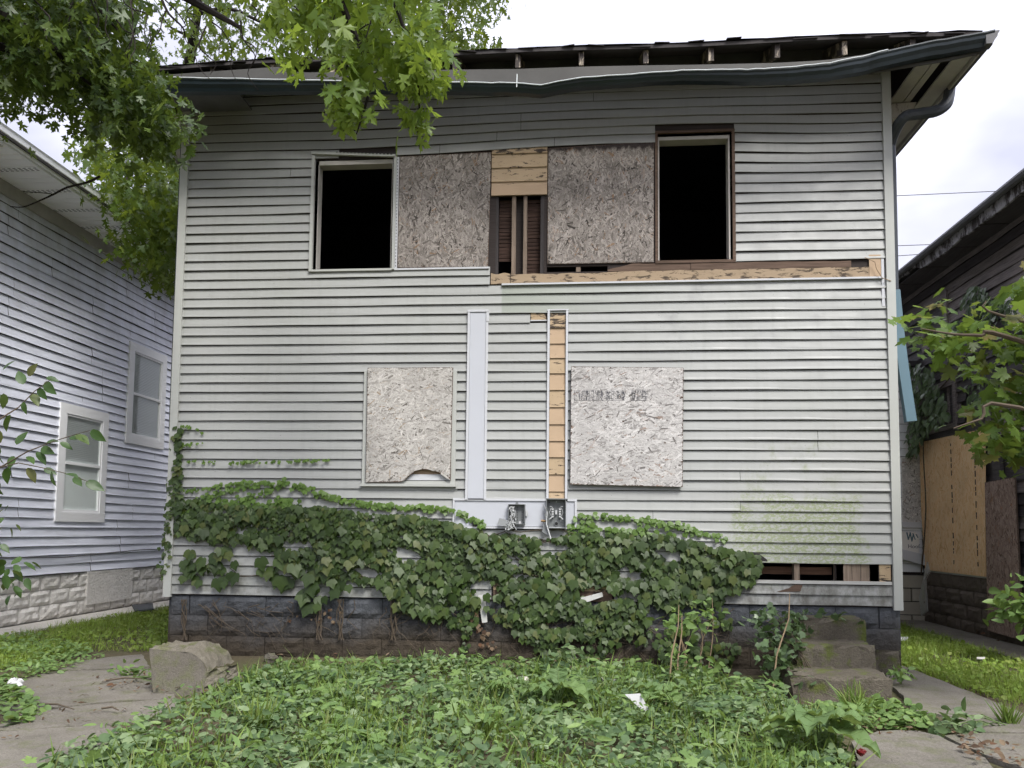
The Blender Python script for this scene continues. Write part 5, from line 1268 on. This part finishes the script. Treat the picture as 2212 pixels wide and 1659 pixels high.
o = mk('young_leaves', scatter_mesh('young_leaves', L_IVY, pos, fr, sz, M['ivy_new']), None, IV, kind='stuff')
# leaves clothing the left corner
cl = [runner([(382, 920), (386, 960), (384, 1000), (380, 1040), (376, 1090)], 90, .058, 6), runner([(372, 1090), (362, 1150), (358, 1200), (352, 1235)], 110, .042, 6)]
pos, fr, sz = cat_lots(*cl); mk('corner_leaves', scatter_mesh('corner_leaves', L_IVY, pos, fr, sz, M['ivy']), None, IV, kind='stuff')
# bare stems over the foundation
stm = MB()
for k in range(70):
    x0 = RD.uniform(400, 1700); y0 = RD.uniform(1290, 1320) + (x0 - 400) * .015; pts = [(x0, y0)]
    for q_ in range(7): pts.append((pts[-1][0] + RD.uniform(-26, 30), pts[-1][1] + RD.uniform(2, 24)))
    stm.tube([P(x, min(y, 1440), -RD.uniform(.03, .05)) for x, y in pts], [.0042 - .0004 * i for i in range(8)], 4)
for x0 in (396, 735, 690, 850): 
    for q_ in range(6): stm.tube([P(x0 + RD.uniform(-8, 8), 1295 + 22 * i, -RD.uniform(.03, .06)) for i in range(5)], .005, 4)
mk('stems', stm, M['twig'], IV, kind='stuff')
stm2 = MB()
for k in range(26):
    x0, y0 = RD.uniform(400, 1250), RD.uniform(1130, 1250); pts = [(x0, y0)]
    for q_ in range(6): pts.append((pts[-1][0] + RD.uniform(10, 40), pts[-1][1] + RD.uniform(-10, 12)))
    stm2.tube([P(x, y, -.035) for x, y in pts], .004, 4)
mk('stems', stm2, M['twig'], IV, kind='stuff')
# dry brown leaves caught in the stems
dl = cat_lots(wall_leaves([(1010, 1320), (1040, 1320), (1080, 1400), (1040, 1400)], 34, .035, .03, .05), wall_leaves([(590, 1340), (640, 1330), (740, 1310), (730, 1350)], 16, .03, .03, .05), wall_leaves([(1170, 1320), (1190, 1320), (1190, 1350), (1170, 1350)], 5, .05, .03, .07))
mk('dry_leaves', scatter_mesh('dry_leaves', L_IVY, *dl, M['dead']), None, IV, kind='stuff')

# ---- creeper heap on the steps
def bush(name, label, cat, base, clumps, tmpl, mat, nobj, size, stems=6, stem_mat='twig', droop=(.9, .9, -.1), up=.8):
    R_ = root(name, base, label=label, cat=cat); lots = []
    for poly, dep, ncl, per, spr in clumps: lots.append(cloud(poly, dep, ncl, per, spr, size, droop=droop, up=up))
    pos, fr, sz = cat_lots(*lots); pos[:, 2] = np.maximum(pos[:, 2], .03); leaves(R_, tmpl, pos, fr, sz, mat, nobj)
    sm = []
    for k in range(stems):
        t = pos[RNG.integers(len(pos))]; b0 = np.array(base) + np.array([RD.uniform(-.12, .12), RD.uniform(-.05, .05), 0]); mid = (b0 + t) / 2 + np.array([RD.uniform(-.06, .06), RD.uniform(-.05, .05), .04])
        sm.append(([tuple(b0), tuple(mid), tuple(t)], .006, .002))
    twigs(R_, M[stem_mat], sm, 'stem'); return R_
bush('creeper_plant', 'tangle of pale-leaved creeper spilling over the broken concrete steps', 'creeper', (6.3, -.9, 0),
     [([(1620, 1320), (1700, 1310), (1735, 1340), (1730, 1400), (1700, 1450), (1660, 1440), (1630, 1380)], (-.9, -.35), 34, 9, .06),
      ([(1640, 1390), (1700, 1390), (1720, 1440), (1770, 1455), (1730, 1490), (1670, 1470)], (-1.25, -.8), 20, 7, .05),
      ([(1700, 1315), (1830, 1330), (1870, 1345), (1790, 1345)], (-.5, -.2), 6, 5, .03)], L_IVY, M['creeper'], 200, .06, 14)
bush('weed_plant', 'leafy sapling weed with compound leaves left of the steps', 'weed', (5.35, -.55, 0),
     [([(1430, 1320), (1530, 1310), (1545, 1345), (1480, 1370), (1440, 1345)], (-.7, -.35), 13, 7, .06), ([(1440, 1400), (1560, 1440), (1580, 1500), (1490, 1490)], (-.9, -.5), 16, 7, .07)], L_OVAL, M['weed'], 120, .085, 10, 'dry_stem')
bush('weed_plant', 'low green weed at the foot of the wall in the middle, under the ivy', 'weed', (4.15, -.45, 0),
     [([(1170, 1400), (1240, 1395), (1245, 1440), (1180, 1450)], (-.6, -.35), 8, 6, .05)], L_OVAL, M['cover'], 60, .08, 5, 'green_stem')
bush('weed_plant', 'small leafy weed leaning on the left side of the tilted concrete slab', 'weed', (.30, -1.15, 0),
     [([(310, 1440), (360, 1435), (380, 1470), (330, 1490)], (-1.35, -1.1), 9, 6, .05), ([(240, 1445), (310, 1440), (320, 1480), (250, 1480)], (-1.1, -.8), 8, 6, .05)], L_OVAL, M['weed'], 80, .065, 7, 'green_stem')
bush('weed_plant', 'cluster of broad-leaved weeds sprouting in the crack of the right-hand path', 'weed', G(2170 * .72 + 620, 1575),
     [([(1995, 1555), (2090, 1555), (2110, 1600), (2020, 1600)], (-2.3, -2.0), 12, 6, .06)], L_OVAL, M['cover'], 70, .085, 6, 'green_stem')
bush('weed_plant', 'leafy weed beside the bottom step on the right-hand path', 'weed', G(1940, 1475),
     [([(1925, 1448), (1968, 1448), (1965, 1470), (1935, 1475)], (-.75, -.55), 6, 5, .035)], L_OVAL, M['weed'], 40, .07, 4, 'green_stem')
for i, (x, y, lb) in enumerate(((1445, 1490, 'left bare dry stalk leaning against the wall beside the sapling weed'), (1668, 1505, 'tall bare dry stalk standing before the creeper on the steps'), (1462, 1485, 'right bare dry stalk beside the sapling weed'))):
    b0 = G(x, y); dx = (.10, .18, .06)[i]; hh = (.72, .85, .62)[i]
    mk('dry_stalk', MB().tube([b0, b0 + Vector((dx * .3, .05, hh * .4)), b0 + Vector((dx * .9, .07, hh * .75)), b0 + Vector((dx, .10, hh))], [.008, .007, .005, .003], 6), M['dry_stem'], label=lb, cat='stalk')

# ---- right: sapling maple in front of the burnt house
SM = root('maple_tree', (9.3, -2.2, 0), label='young maple reaching in from the right edge before the burnt house', cat='tree')
mk('trunk', MB().tube([(9.3, -2.2, -.1), (9.25, -2.2, 1.4), (9.1, -2.2, 2.6), (8.9, -2.2, 4.0)], [.09, .075, .06, .03], 8), M['bark'], SM, smooth=True)
twigs(SM, M['twig'], [([(9.2, -2.2, 2.0), P(2200, 735, -2.2), P(2120, 725, -2.2), P(2060, 722, -2.2), P(1990, 710, -2.2)], .022, .004),
                      ([(9.25, -2.2, 1.6), P(2200, 880, -2.2), P(2120, 905, -2.2), P(2060, 925, -2.2)], .02, .004), ([(9.15, -2.2, 2.4), P(2190, 690, -2.3), P(2130, 650, -2.3)], .015, .004)])
lots = [cloud([(1965, 705), (2010, 668), (2080, 690), (2150, 690), (2212, 680), (2330, 660), (2330, 780), (2200, 790), (2110, 800), (2060, 770), (1990, 760)], (-2.0, -1.2), 50, 7, .09, .11, up=1.2, droop=(1, 1, -.35)),
        cloud([(2110, 780), (2330, 780), (2330, 1010), (2180, 980), (2120, 950), (2040, 935), (2080, 905), (2140, 880)], (-2.0, -1.1), 60, 7, .09, .11, up=1.0, droop=(1, 1, -.4)),
        cloud([(2100, 640), (2330, 560), (2330, 680), (2150, 690)], (-2.5, -2.0), 14, 6, .08, .13, up=1.0)]
lots.append(cloud([(2330, 600), (2650, 560), (2700, 980), (2330, 1000)], (-2.4, -1.4), 80, 7, .11, .11, up=1.0))
pos, fr, sz = cat_lots(*lots); leaves(SM, L_MAPLE, pos, fr, sz, M['maple2'], 300)
# creeper on the charred wall
VC = root('creeper_plant', (9.4, 4.5, 0), label='pale green creeper climbing the charred wall beside the fresh plywood', cat='creeper')
def side_leaves(poly, n, size, off):
    c = sample_poly(poly, n); pos = np.array([SX(x, y, XR - RNG.uniform(*off)) for x, y in c])
    d = unit(n) * np.array([.3, .6, .3]) + np.array([-.25, 0, -.7]); nr = unit(n) * .4 + np.array([-1, -.4, .5]); return pos, frames(d, nr), size * RNG.uniform(.6, 1.3, n)
lots = [side_leaves([(1962, 775), (2005, 790), (2040, 850), (2050, 900), (2010, 930), (1980, 960), (1960, 940), (1965, 860)], 420, .11, (.06, .35)), side_leaves([(1950, 950), (1990, 930), (1985, 975), (1960, 985)], 60, .10, (.06, .3)),
        side_leaves([(2075, 640), (2100, 615), (2130, 620), (2145, 650), (2150, 690), (2100, 700)], 190, .10, (.06, .3)), side_leaves([(2120, 650), (2190, 640), (2200, 690), (2130, 700)], 90, .09, (.06, .25)), side_leaves([(2040, 700), (2070, 690), (2070, 720)], 30, .09, (.05, .2)),
        side_leaves([(2080, 800), (2140, 790), (2130, 880), (2090, 880)], 60, .09, (.05, .2))]
pos, fr, sz = cat_lots(*lots); leaves(VC, L_OVAL, pos, fr, sz, M['creeper'], 200)
twigs(VC, M['twig'], [([SX(1990, 1240, XR - .1), SX(2000, 1100, XR - .1), SX(1995, 950, XR - .1), SX(2020, 850, XR - .1)], .014, .005), ([SX(2020, 850, XR - .06), SX(2080, 780, XR - .06), SX(2120, 680, XR - .06), SX(2100, 625, XR - .06)], .01, .004)], 'stem')
bush('shrub', 'bright green leafy shoots at the lower right edge before the brown board', 'shrub', (9.35, 1.1, 0),
     [([(2150, 1270), (2240, 1260), (2260, 1330), (2190, 1340), (2160, 1310)], (.7, 1.1), 24, 6, .09)], L_OVAL, M['weed'], 120, .13, 8, 'green_stem')
# ---- left: sprig of ovate leaves
SP = root('shrub', (-.9, -3.9, 0), label='leafy shrub with ovate leaves poking in at the left edge', cat='shrub')
mk('stem', MB().tube([(-.9, -3.9, 0), (-.8, -3.85, .9), P(-160, 950, -3.6), P(-60, 930, -3.5), P(0, 905, -3.45), P(40, 880, -3.4), P(75, 845, -3.4), P(112, 818, -3.4)], [.03, .024, .016, .01, .006, .004, .003, .002], 6), M['twig'], SP)
mk('stem', MB().tube([P(-160, 1050, -3.5), P(-60, 1045, -3.5), P(0, 1010, -3.4), P(60, 975, -3.4), P(120, 952, -3.4), P(165, 938, -3.4), P(195, 930, -3.4)], [.02, .012, .005, .004, .003, .0025, .002], 6), M['twig'], SP)
mk('stem', MB().tube([P(0, 1010, -3.4), P(40, 1000, -3.4), P(90, 1010, -3.4), P(140, 1022, -3.4), P(190, 1040, -3.4)], [.004, .0035, .003, .0025, .002], 6), M['twig'], SP)
tip = [(20, 895, -.6, -1), (8, 850, -.3, -1), (50, 868, .1, -1), (70, 850, .6, -1), (82, 838, .5, -.9), (95, 826, 1, -.8), (60, 812, .5, .5), (100, 815, 1, -.2), (50, 830, -.3, .6), (15, 1010, -.3, -1), (35, 960, .3, .6), (60, 985, 1, -.6), (88, 968, 1, -.5), (100, 955, 1, .1), (130, 955, 1, -.7), (150, 945, 1, -.2), (165, 938, 1, -.5), (195, 930, 1, -.7), (80, 975, .6, -1), (60, 1010, .3, -1), (95, 1012, 1, -.4), (110, 1018, .5, -.8), (140, 1022, 1, -.3), (160, 1030, 1, -.8), (185, 1040, 1, -.5), (30, 985, -.2, -1), (0, 930, -.4, -1), (-10, 960, .2, -1), (5, 800, .5, .6), (0, 820, -.5, -.8)]
n = len(tip); pos = np.array([P(a_, b_, -3.4 + RD.uniform(-.08, .08)) for a_, b_, _, _ in tip]); d = np.array([(c_, RD.uniform(-.4, .4), e_) for _, _, c_, e_ in tip]) + unit(n) * .15
leaves(SP, L_OVAL, pos, frames(d, unit(n) * .7 + np.array([0, -.8, .5])), np.array([.10 * RD.uniform(.75, 1.2) for _ in tip]), M['ovate'], 300)
lots = [cloud([(-230, 860), (-40, 880), (-30, 1040), (-230, 1080)], (-3.7, -3.3), 16, 6, .08, .09), cloud([(-120, 1000), (10, 1050), (40, 1090), (30, 1130), (-120, 1130)], (-3.6, -3.2), 12, 6, .06, .06), cloud([(-120, 1130), (10, 1140), (45, 1200), (30, 1240), (10, 1290), (-120, 1330)], (-3.6, -3.1), 24, 6, .06, .075)]
pos, fr, sz = cat_lots(*lots); leaves(SP, L_OVAL, pos, fr, sz, M['ovate'], 90)

# ---- ground cover
def ground_pts(poly, n, z0, z1, exclude=()):
    c = sample_poly(poly, n); out = []
    for x, y in c:
        out.append((x, y, gz(x, y) + RNG.uniform(z0, z1)))
    return np.array(out)
def gpoly(px): return [tuple(G(x, y))[:2] for x, y in px]
bed = gpoly([(30, 1740), (120, 1655), (250, 1595), (370, 1545), (470, 1510), (530, 1470), (620, 1452), (1000, 1455), (1400, 1462), (1560, 1475), (1690, 1510), (1745, 1555), (1800, 1600), (1830, 1660), (1860, 1760)])
def dens(p, keep, sc_=1.3, seed=0.0):                               # patchiness
    v = np.sin(p[:, 0] * sc_ * 2.1 + seed) * np.cos(p[:, 1] * sc_ * 1.7 - seed) + .6 * np.sin(p[:, 0] * sc_ * 5.3 + 2 * p[:, 1] * sc_ + seed)
    return p[v + RNG.normal(0, .6, len(p)) > keep]
def flat_frames(n, tilt=.55, back=.25):
    d = unit(n) * np.array([1, 1, .25]); nr = unit(n) * tilt + np.array([0, -back, 1]); return frames(d, nr)
def lump(p, amp, sc_):                                             # growth is higher in some clumps than others
    p[:, 2] += amp * np.clip(np.sin(p[:, 0] * sc_ + 1.3) * np.sin(p[:, 1] * sc_ * 1.2 + .4) + .5 * np.sin(p[:, 0] * sc_ * 2.7 - p[:, 1] * sc_), 0, 1.5); return p
lots = []
p = lump(dens(ground_pts(bed, 21000, .02, .09), -.6), .05, 3.1); lots.append((L_ROUND, p, flat_frames(len(p), .8), RNG.uniform(.016, .042, len(p))))
p = lump(dens(ground_pts(bed, 3200, .05, .12), .1, 1.7, 5.0), .06, 3.1); lots.append((L_ROUND, p, flat_frames(len(p), .7), RNG.uniform(.04, .068, len(p))))
p = lump(dens(ground_pts(bed, 5200, .03, .14), .0, 1.9, 2.0), .06, 3.1); lots.append((L_OVAL, p, flat_frames(len(p), .9), RNG.uniform(.03, .08, len(p))))
o = mk('ground_cover', merge_scatter('ground_cover', lots, M['cover']), None, label='dense mat of green ground ivy in front of the house', cat='ground cover', kind='stuff')
lots = []
p = lump(dens(ground_pts(bed, 4500, .05, .16), .35, 2.3, 7.0), .05, 3.1); lots.append((L_LANCE, p, flat_frames(len(p), 1.0), RNG.uniform(.05, .11, len(p))))
p = lump(dens(ground_pts(bed, 1500, .05, .14), .5, 1.3, 9.0), .05, 3.1); lots.append((L_MAPLE, p, flat_frames(len(p), .7), RNG.uniform(.05, .10, len(p))))
mk('weeds', merge_scatter('weeds', lots, M['weed']), None, label='taller pale weeds standing in clumps among the ground ivy', cat='weeds', kind='stuff')
lots = []
for bl in L_BLADES:
    p = dens(ground_pts(bed, 3600, -.01, .02), .1, 1.1, 4.0); n = len(p); d = unit(n) * np.array([.5, .5, .1]) + np.array([0, 0, 1]); lots.append((bl, p, frames(d, unit(n) * np.array([1, 1, .1])), RNG.uniform(.09, .24, n)))
mk('grass', merge_scatter('grass', lots, M['grass']), None, label='grass blades growing up through the ground ivy', cat='grass', kind='stuff')
def lawn(name, poly, nb, nl, label, hmax=.13):
    lots = []
    for bl in L_BLADES:
        p = dens(ground_pts(poly, nb, -.01, .02), -.7, .9, 1.0); n = len(p); d = unit(n) * np.array([.6, .6, .1]) + np.array([0, 0, 1]); lots.append((bl, p, frames(d, unit(n) * np.array([1, 1, .1])), RNG.uniform(.05, hmax, n)))
    p = dens(ground_pts(poly, nl, .015, .08), -.3, 1.2, 3.0); lots.append((L_ROUND, p, flat_frames(len(p), .6), RNG.uniform(.02, .05, len(p))))
    mk(name, merge_scatter(name, lots, M['lime']), None, label=label, cat='grass', kind='stuff')
lawn('grass', [(-2.28, -1.8), (-.95, -1.2), (-.85, .2), (-.25, .5), (-.02, .6), (-.02, 6.5), (-2.28, 6.5)], 9000, 6000, 'lime green grass strip between the left path and the lavender house')
lawn('grass', [(7.75, -1.2), (8.9, -1.6), (9.9, -1.2), (9.0, 1.0), (8.93, 6.0), (7.6, 6.0), (7.5, .8)], 9000, 5000, 'bright grass strip between the right path and the burnt house')
lawn('grass', [(8.95, -.8), (9.55, -.8), (9.55, .9), (8.95, .9)], 900, 500, 'tuft of grass at the right edge beyond the neighbour path')
lawn('grass', [(-2.28, -6.0), (.2, -6.0), (-.5, -2.7), (-.95, -1.3), (-2.28, -1.8)], 5000, 4000, 'weedy grass at the near left beyond the path')
lawn('grass', [(8.0, -6.0), (11.0, -6.0), (11.0, -.9), (9.6, -1.2), (8.6, -1.7), (8.0, -2.2)], 5000, 4000, 'weedy grass at the near right beyond the path')
# weeds along slab edges and at the wall foot
edge = []
for poly, nn in ((gpoly([(0, 1400), (60, 1395), (160, 1410), (230, 1425), (120, 1465), (40, 1480), (0, 1490)]), 1500), (gpoly([(0, 1480), (30, 1485), (60, 1520), (100, 1545), (60, 1570), (0, 1585)]), 700), (gpoly([(1760, 1540), (1900, 1530), (2000, 1560), (2010, 1580), (1900, 1580), (1790, 1570)]), 900), (gpoly([(600, 1445), (1000, 1450), (1500, 1462), (1500, 1475), (1000, 1465), (600, 1460)]), 900)):
    p = dens(ground_pts(poly, nn, .02, .10), -.5, 2.0); edge.append((L_ROUND if nn != 1500 else L_OVAL, p, flat_frames(len(p), .7), RNG.uniform(.03, .065, len(p))))
mk('weeds', merge_scatter('weeds', edge, M['weed']), None, label='low weeds along the edges of the broken paths and the wall foot', cat='weeds', kind='stuff')
# moss and dry litter
lit = []
for poly, nn in ((gpoly([(200, 1470), (500, 1440), (480, 1520), (250, 1520)]), 130), (gpoly([(0, 1500), (200, 1480), (330, 1560), (100, 1600), (0, 1620)]), 60), (gpoly([(560, 1435), (1500, 1455), (1600, 1480), (1500, 1478), (900, 1462), (560, 1452)]), 240), (gpoly([(1800, 1550), (1960, 1540), (2000, 1590), (1850, 1600)]), 120), (gpoly([(-150, 1330), (360, 1315), (360, 1322), (-100, 1365)]), 220), (gpoly([(2040, 1345), (2200, 1385), (2180, 1400), (2050, 1360)]), 90), (gpoly([(2050, 1590), (2212, 1640), (2212, 1670), (2100, 1660)]), 70)):
    p = ground_pts(poly, nn, .035, .055); p[:, 2] += .02; lit.append((L_OVAL if nn % 20 else L_LANCE, p, flat_frames(len(p), .7), RNG.uniform(.02, .06, len(p))))
mk('fallen_leaves', merge_scatter('fallen_leaves', lit, M['dead']), None, label='dry brown leaves scattered on the paths and along the wall', cat='dead leaves', kind='stuff')
for i, (a_, b_, lb) in enumerate((((228, 1470), (306, 1466), 'longest brown twig lying on the left path'), ((220, 1530), (256, 1534), 'short dark twig on the left path near the ivy bed'), ((80, 1520), (160, 1532), 'thin twig among weeds at the left end of the path'))):
    pa, pb_ = G(*a_, .06), G(*b_, .06); mk('twig', MB().tube([pa, pa.lerp(pb_, .5) + Vector((.0, .02, .012)), pb_], [.008, .007, .004], 5), M['twig'], label=lb, cat='twig')
# big-leaved weeds
def broad_plant(px, py, leaves_, label, size, mat='burdock', tmpl=None):
    b0 = G(px, py); R_ = root('weed_plant', (b0.x, b0.y, 0), label=label, cat='weed')
    for ang, el, L_, hgt in leaves_:
        d = Vector((math.cos(ang), math.sin(ang) * .8, el)).normalized(); tp_ = b0 + Vector((d.x * .05, d.y * .05, hgt))
        mk('stem', MB().tube([b0, b0.lerp(tp_, .5) + Vector((0, 0, .02)), tp_], [.007, .006, .004], 5), M['green_stem'], R_)
        mb = MB(); wd = L_ * .36; side_ = d.cross(Vector((0, 0, 1))).normalized(); nr = side_.cross(d)
        def fn(u, v):
            t = v; w = wd * (math.sin(math.pi * min(1, t * .93 + .05)) ** .6) * (1 - .35 * t); x = (u - .5) * 2
            ripple = .016 * math.sin(19 * t + 3 * x) * abs(x) + .006 * math.sin(31 * t)
            return tp_ + d * (t * L_) + side_ * (x * w) + nr * (.05 * abs(x) * wd / .08 * .5 + ripple) + Vector((0, 0, -.9 * L_ * t * t * .55))
        mb.grid(fn, 8, 14); me = mb.mesh('leaf', M[mat], True); mk('leaf', me, None, R_)
        mv = MB()
        for t_ in (.15, .3, .45, .6, .75):
            for s_ in (0, 1): mv.tube([Vector(fn(.5, t_)) + nr * .001, Vector(fn(.5 + (s_ - .5) * .5, t_ + .07)) + nr * .002, Vector(fn(.5 + (s_ - .5) * .9, t_ + .13)) + nr * .002], [.0022, .0016, .0008], 3)
        mv.tube([Vector(fn(.5, t)) + nr * .002 for t in (0, .25, .5, .75, .95)], [.005, .004, .003, .002, .001], 4); mk('midrib', mv, M['green_stem'], R_)
def ring(n, L_, h0, h1, el=.35, a0=0.0):
    L_, h0, h1 = L_ * .8, h0 * .85, h1 * .85
    return [(a0 + 2 * math.pi * k / n + RD.uniform(-.3, .3), el + RD.uniform(-.15, .25), L_ * RD.uniform(.75, 1.15), RD.uniform(h0, h1)) for k in range(n)]
broad_plant(1205, 1535, [(1.57, 1.9, .24, .20)] + ring(6, .30, .17, .24, .3, .3), 'broad-leaved weed with one upright round leaf, below the meter boxes', .2)
broad_plant(1430, 1540, ring(6, .28, .16, .23, .35, .8), 'broad-leaved weed beside the white scrap, right of the upright-leaved one', .2)
broad_plant(1775, 1650, ring(9, .40, .22, .32, .35, .2), 'largest pale green broad-leaved weed at the bottom right by the path', .3)
broad_plant(1090, 1530, ring(8, .19, .15, .22, .5, .5), 'smaller pointed-leaf weed left of the upright-leaved one', .15, 'weed')
broad_plant(1560, 1590, ring(6, .20, .12, .18, .35, .1), 'low pale weed between the two large broad-leaved weeds', .15, 'burdock')
for i, (x, y, lb, s_) in enumerate(((560, 1590, 'tall grass tussock left of centre in the ground ivy', 1), (1050, 1600, 'fine grass tussock in the middle of the ground ivy', .8), (1310, 1600, 'grass tussock right of centre in the ground ivy', .8), (2180, 1570, 'grass tuft in the crack of the right path at the frame edge', .7), (1850, 1545, 'grass tuft on the mossy ground below the steps', .9))):
    c = G(x, y); n = 70; p = np.array([c.x, c.y, gz(c.x, c.y)]) + RNG.normal(0, .035 * s_, (n, 3)) * np.array([1, 1, .05]); d = unit(n) * np.array([.6, .6, .1]) + np.array([0, 0, 1])
    o = mk('grass_tuft', scatter_mesh('grass_tuft', L_BLADES[i % 3], p, frames(d, unit(n) * np.array([1, 1, .1])), RNG.uniform(.16, .34, n) * s_, M['grass']), None, label=lb, cat='grass tuft')
# ---- litter
def crumple(px, py, r, mat, label, cat_, flat=.6):
    c = G(px, py); mb = MB(); nu, nv = 10, 7
    ph = {}
    def fn(u, v):
        i, j = int(round(u * nu)) % nu, int(round(v * nv)); k = ph.setdefault((i if 0 < j < nv else 0, j), RD.uniform(.6, 1.25)); a_ = 2 * math.pi * i / nu; b_ = math.pi * j / nv
        return (c.x + r * k * math.sin(b_) * math.cos(a_), c.y + r * k * math.sin(b_) * math.sin(a_), gz(c.x, c.y) + .04 + r * flat + r * flat * k * math.cos(b_))
    mk('litter', mb.grid(fn, nu, nv), mat, label=label, cat=cat_)
crumple(32, 1500, .06, M['litter'], 'crumpled white plastic scrap among weeds at the left edge', 'litter', .8)
crumple(655, 1463, .045, M['red'], 'red scrap at the foot of the foundation, left of centre', 'litter', .6)
crumple(1860, 1655, .03, M['red'], 'red scrap under the largest broad-leaved weed', 'litter', .7)
def scrap(px, label, mat, name='litter', cat_='litter', th=.012, z=.06):
    q = [G(x, y, z) for x, y in px]; q = [p + Vector((0, 0, RD.uniform(0, .03))) for p in q]; mk(name, MB().prism(q, (0, 0, -th)), mat, label=label, cat=cat_)
a, b = G(1350, 1540, .05), G(1385, 1540, .05)
mk('litter', MB().prism([a + Vector((0, 0, .13)), a + Vector((.11, 0, .14)), a + Vector((.16, -.02, .05)), a + Vector((.19, -.03, .0)), a + Vector((.13, -.02, .02))], (0, .01, 0)), M['litter'], label='white plastic scrap standing in the ground ivy right of centre', cat='litter')
scrap([(1290, 1462), (1372, 1478), (1368, 1483), (1288, 1467)], 'broken white lath lying at the foot of the wall', M['shabby_white'], 'broken_lath', 'wood scrap')
scrap([(2110, 1420), (2128, 1424), (2127, 1430), (2110, 1426)], 'small pink wrapper on the grass strip by the right path', M['tarp'])
scrap([(1928, 1380), (1962, 1378), (1960, 1383), (1928, 1384)], 'flat white board end lying on the grass at the right corner of the house', M['white_trim'], 'board_scrap', 'wood scrap', .02)
scrap([(285, 1308), (330, 1304), (332, 1318), (292, 1320)], 'dark rubber scrap lying against the whitewashed foundation', M['downspout'], 'rubber_mat', 'scrap', .02, .13)
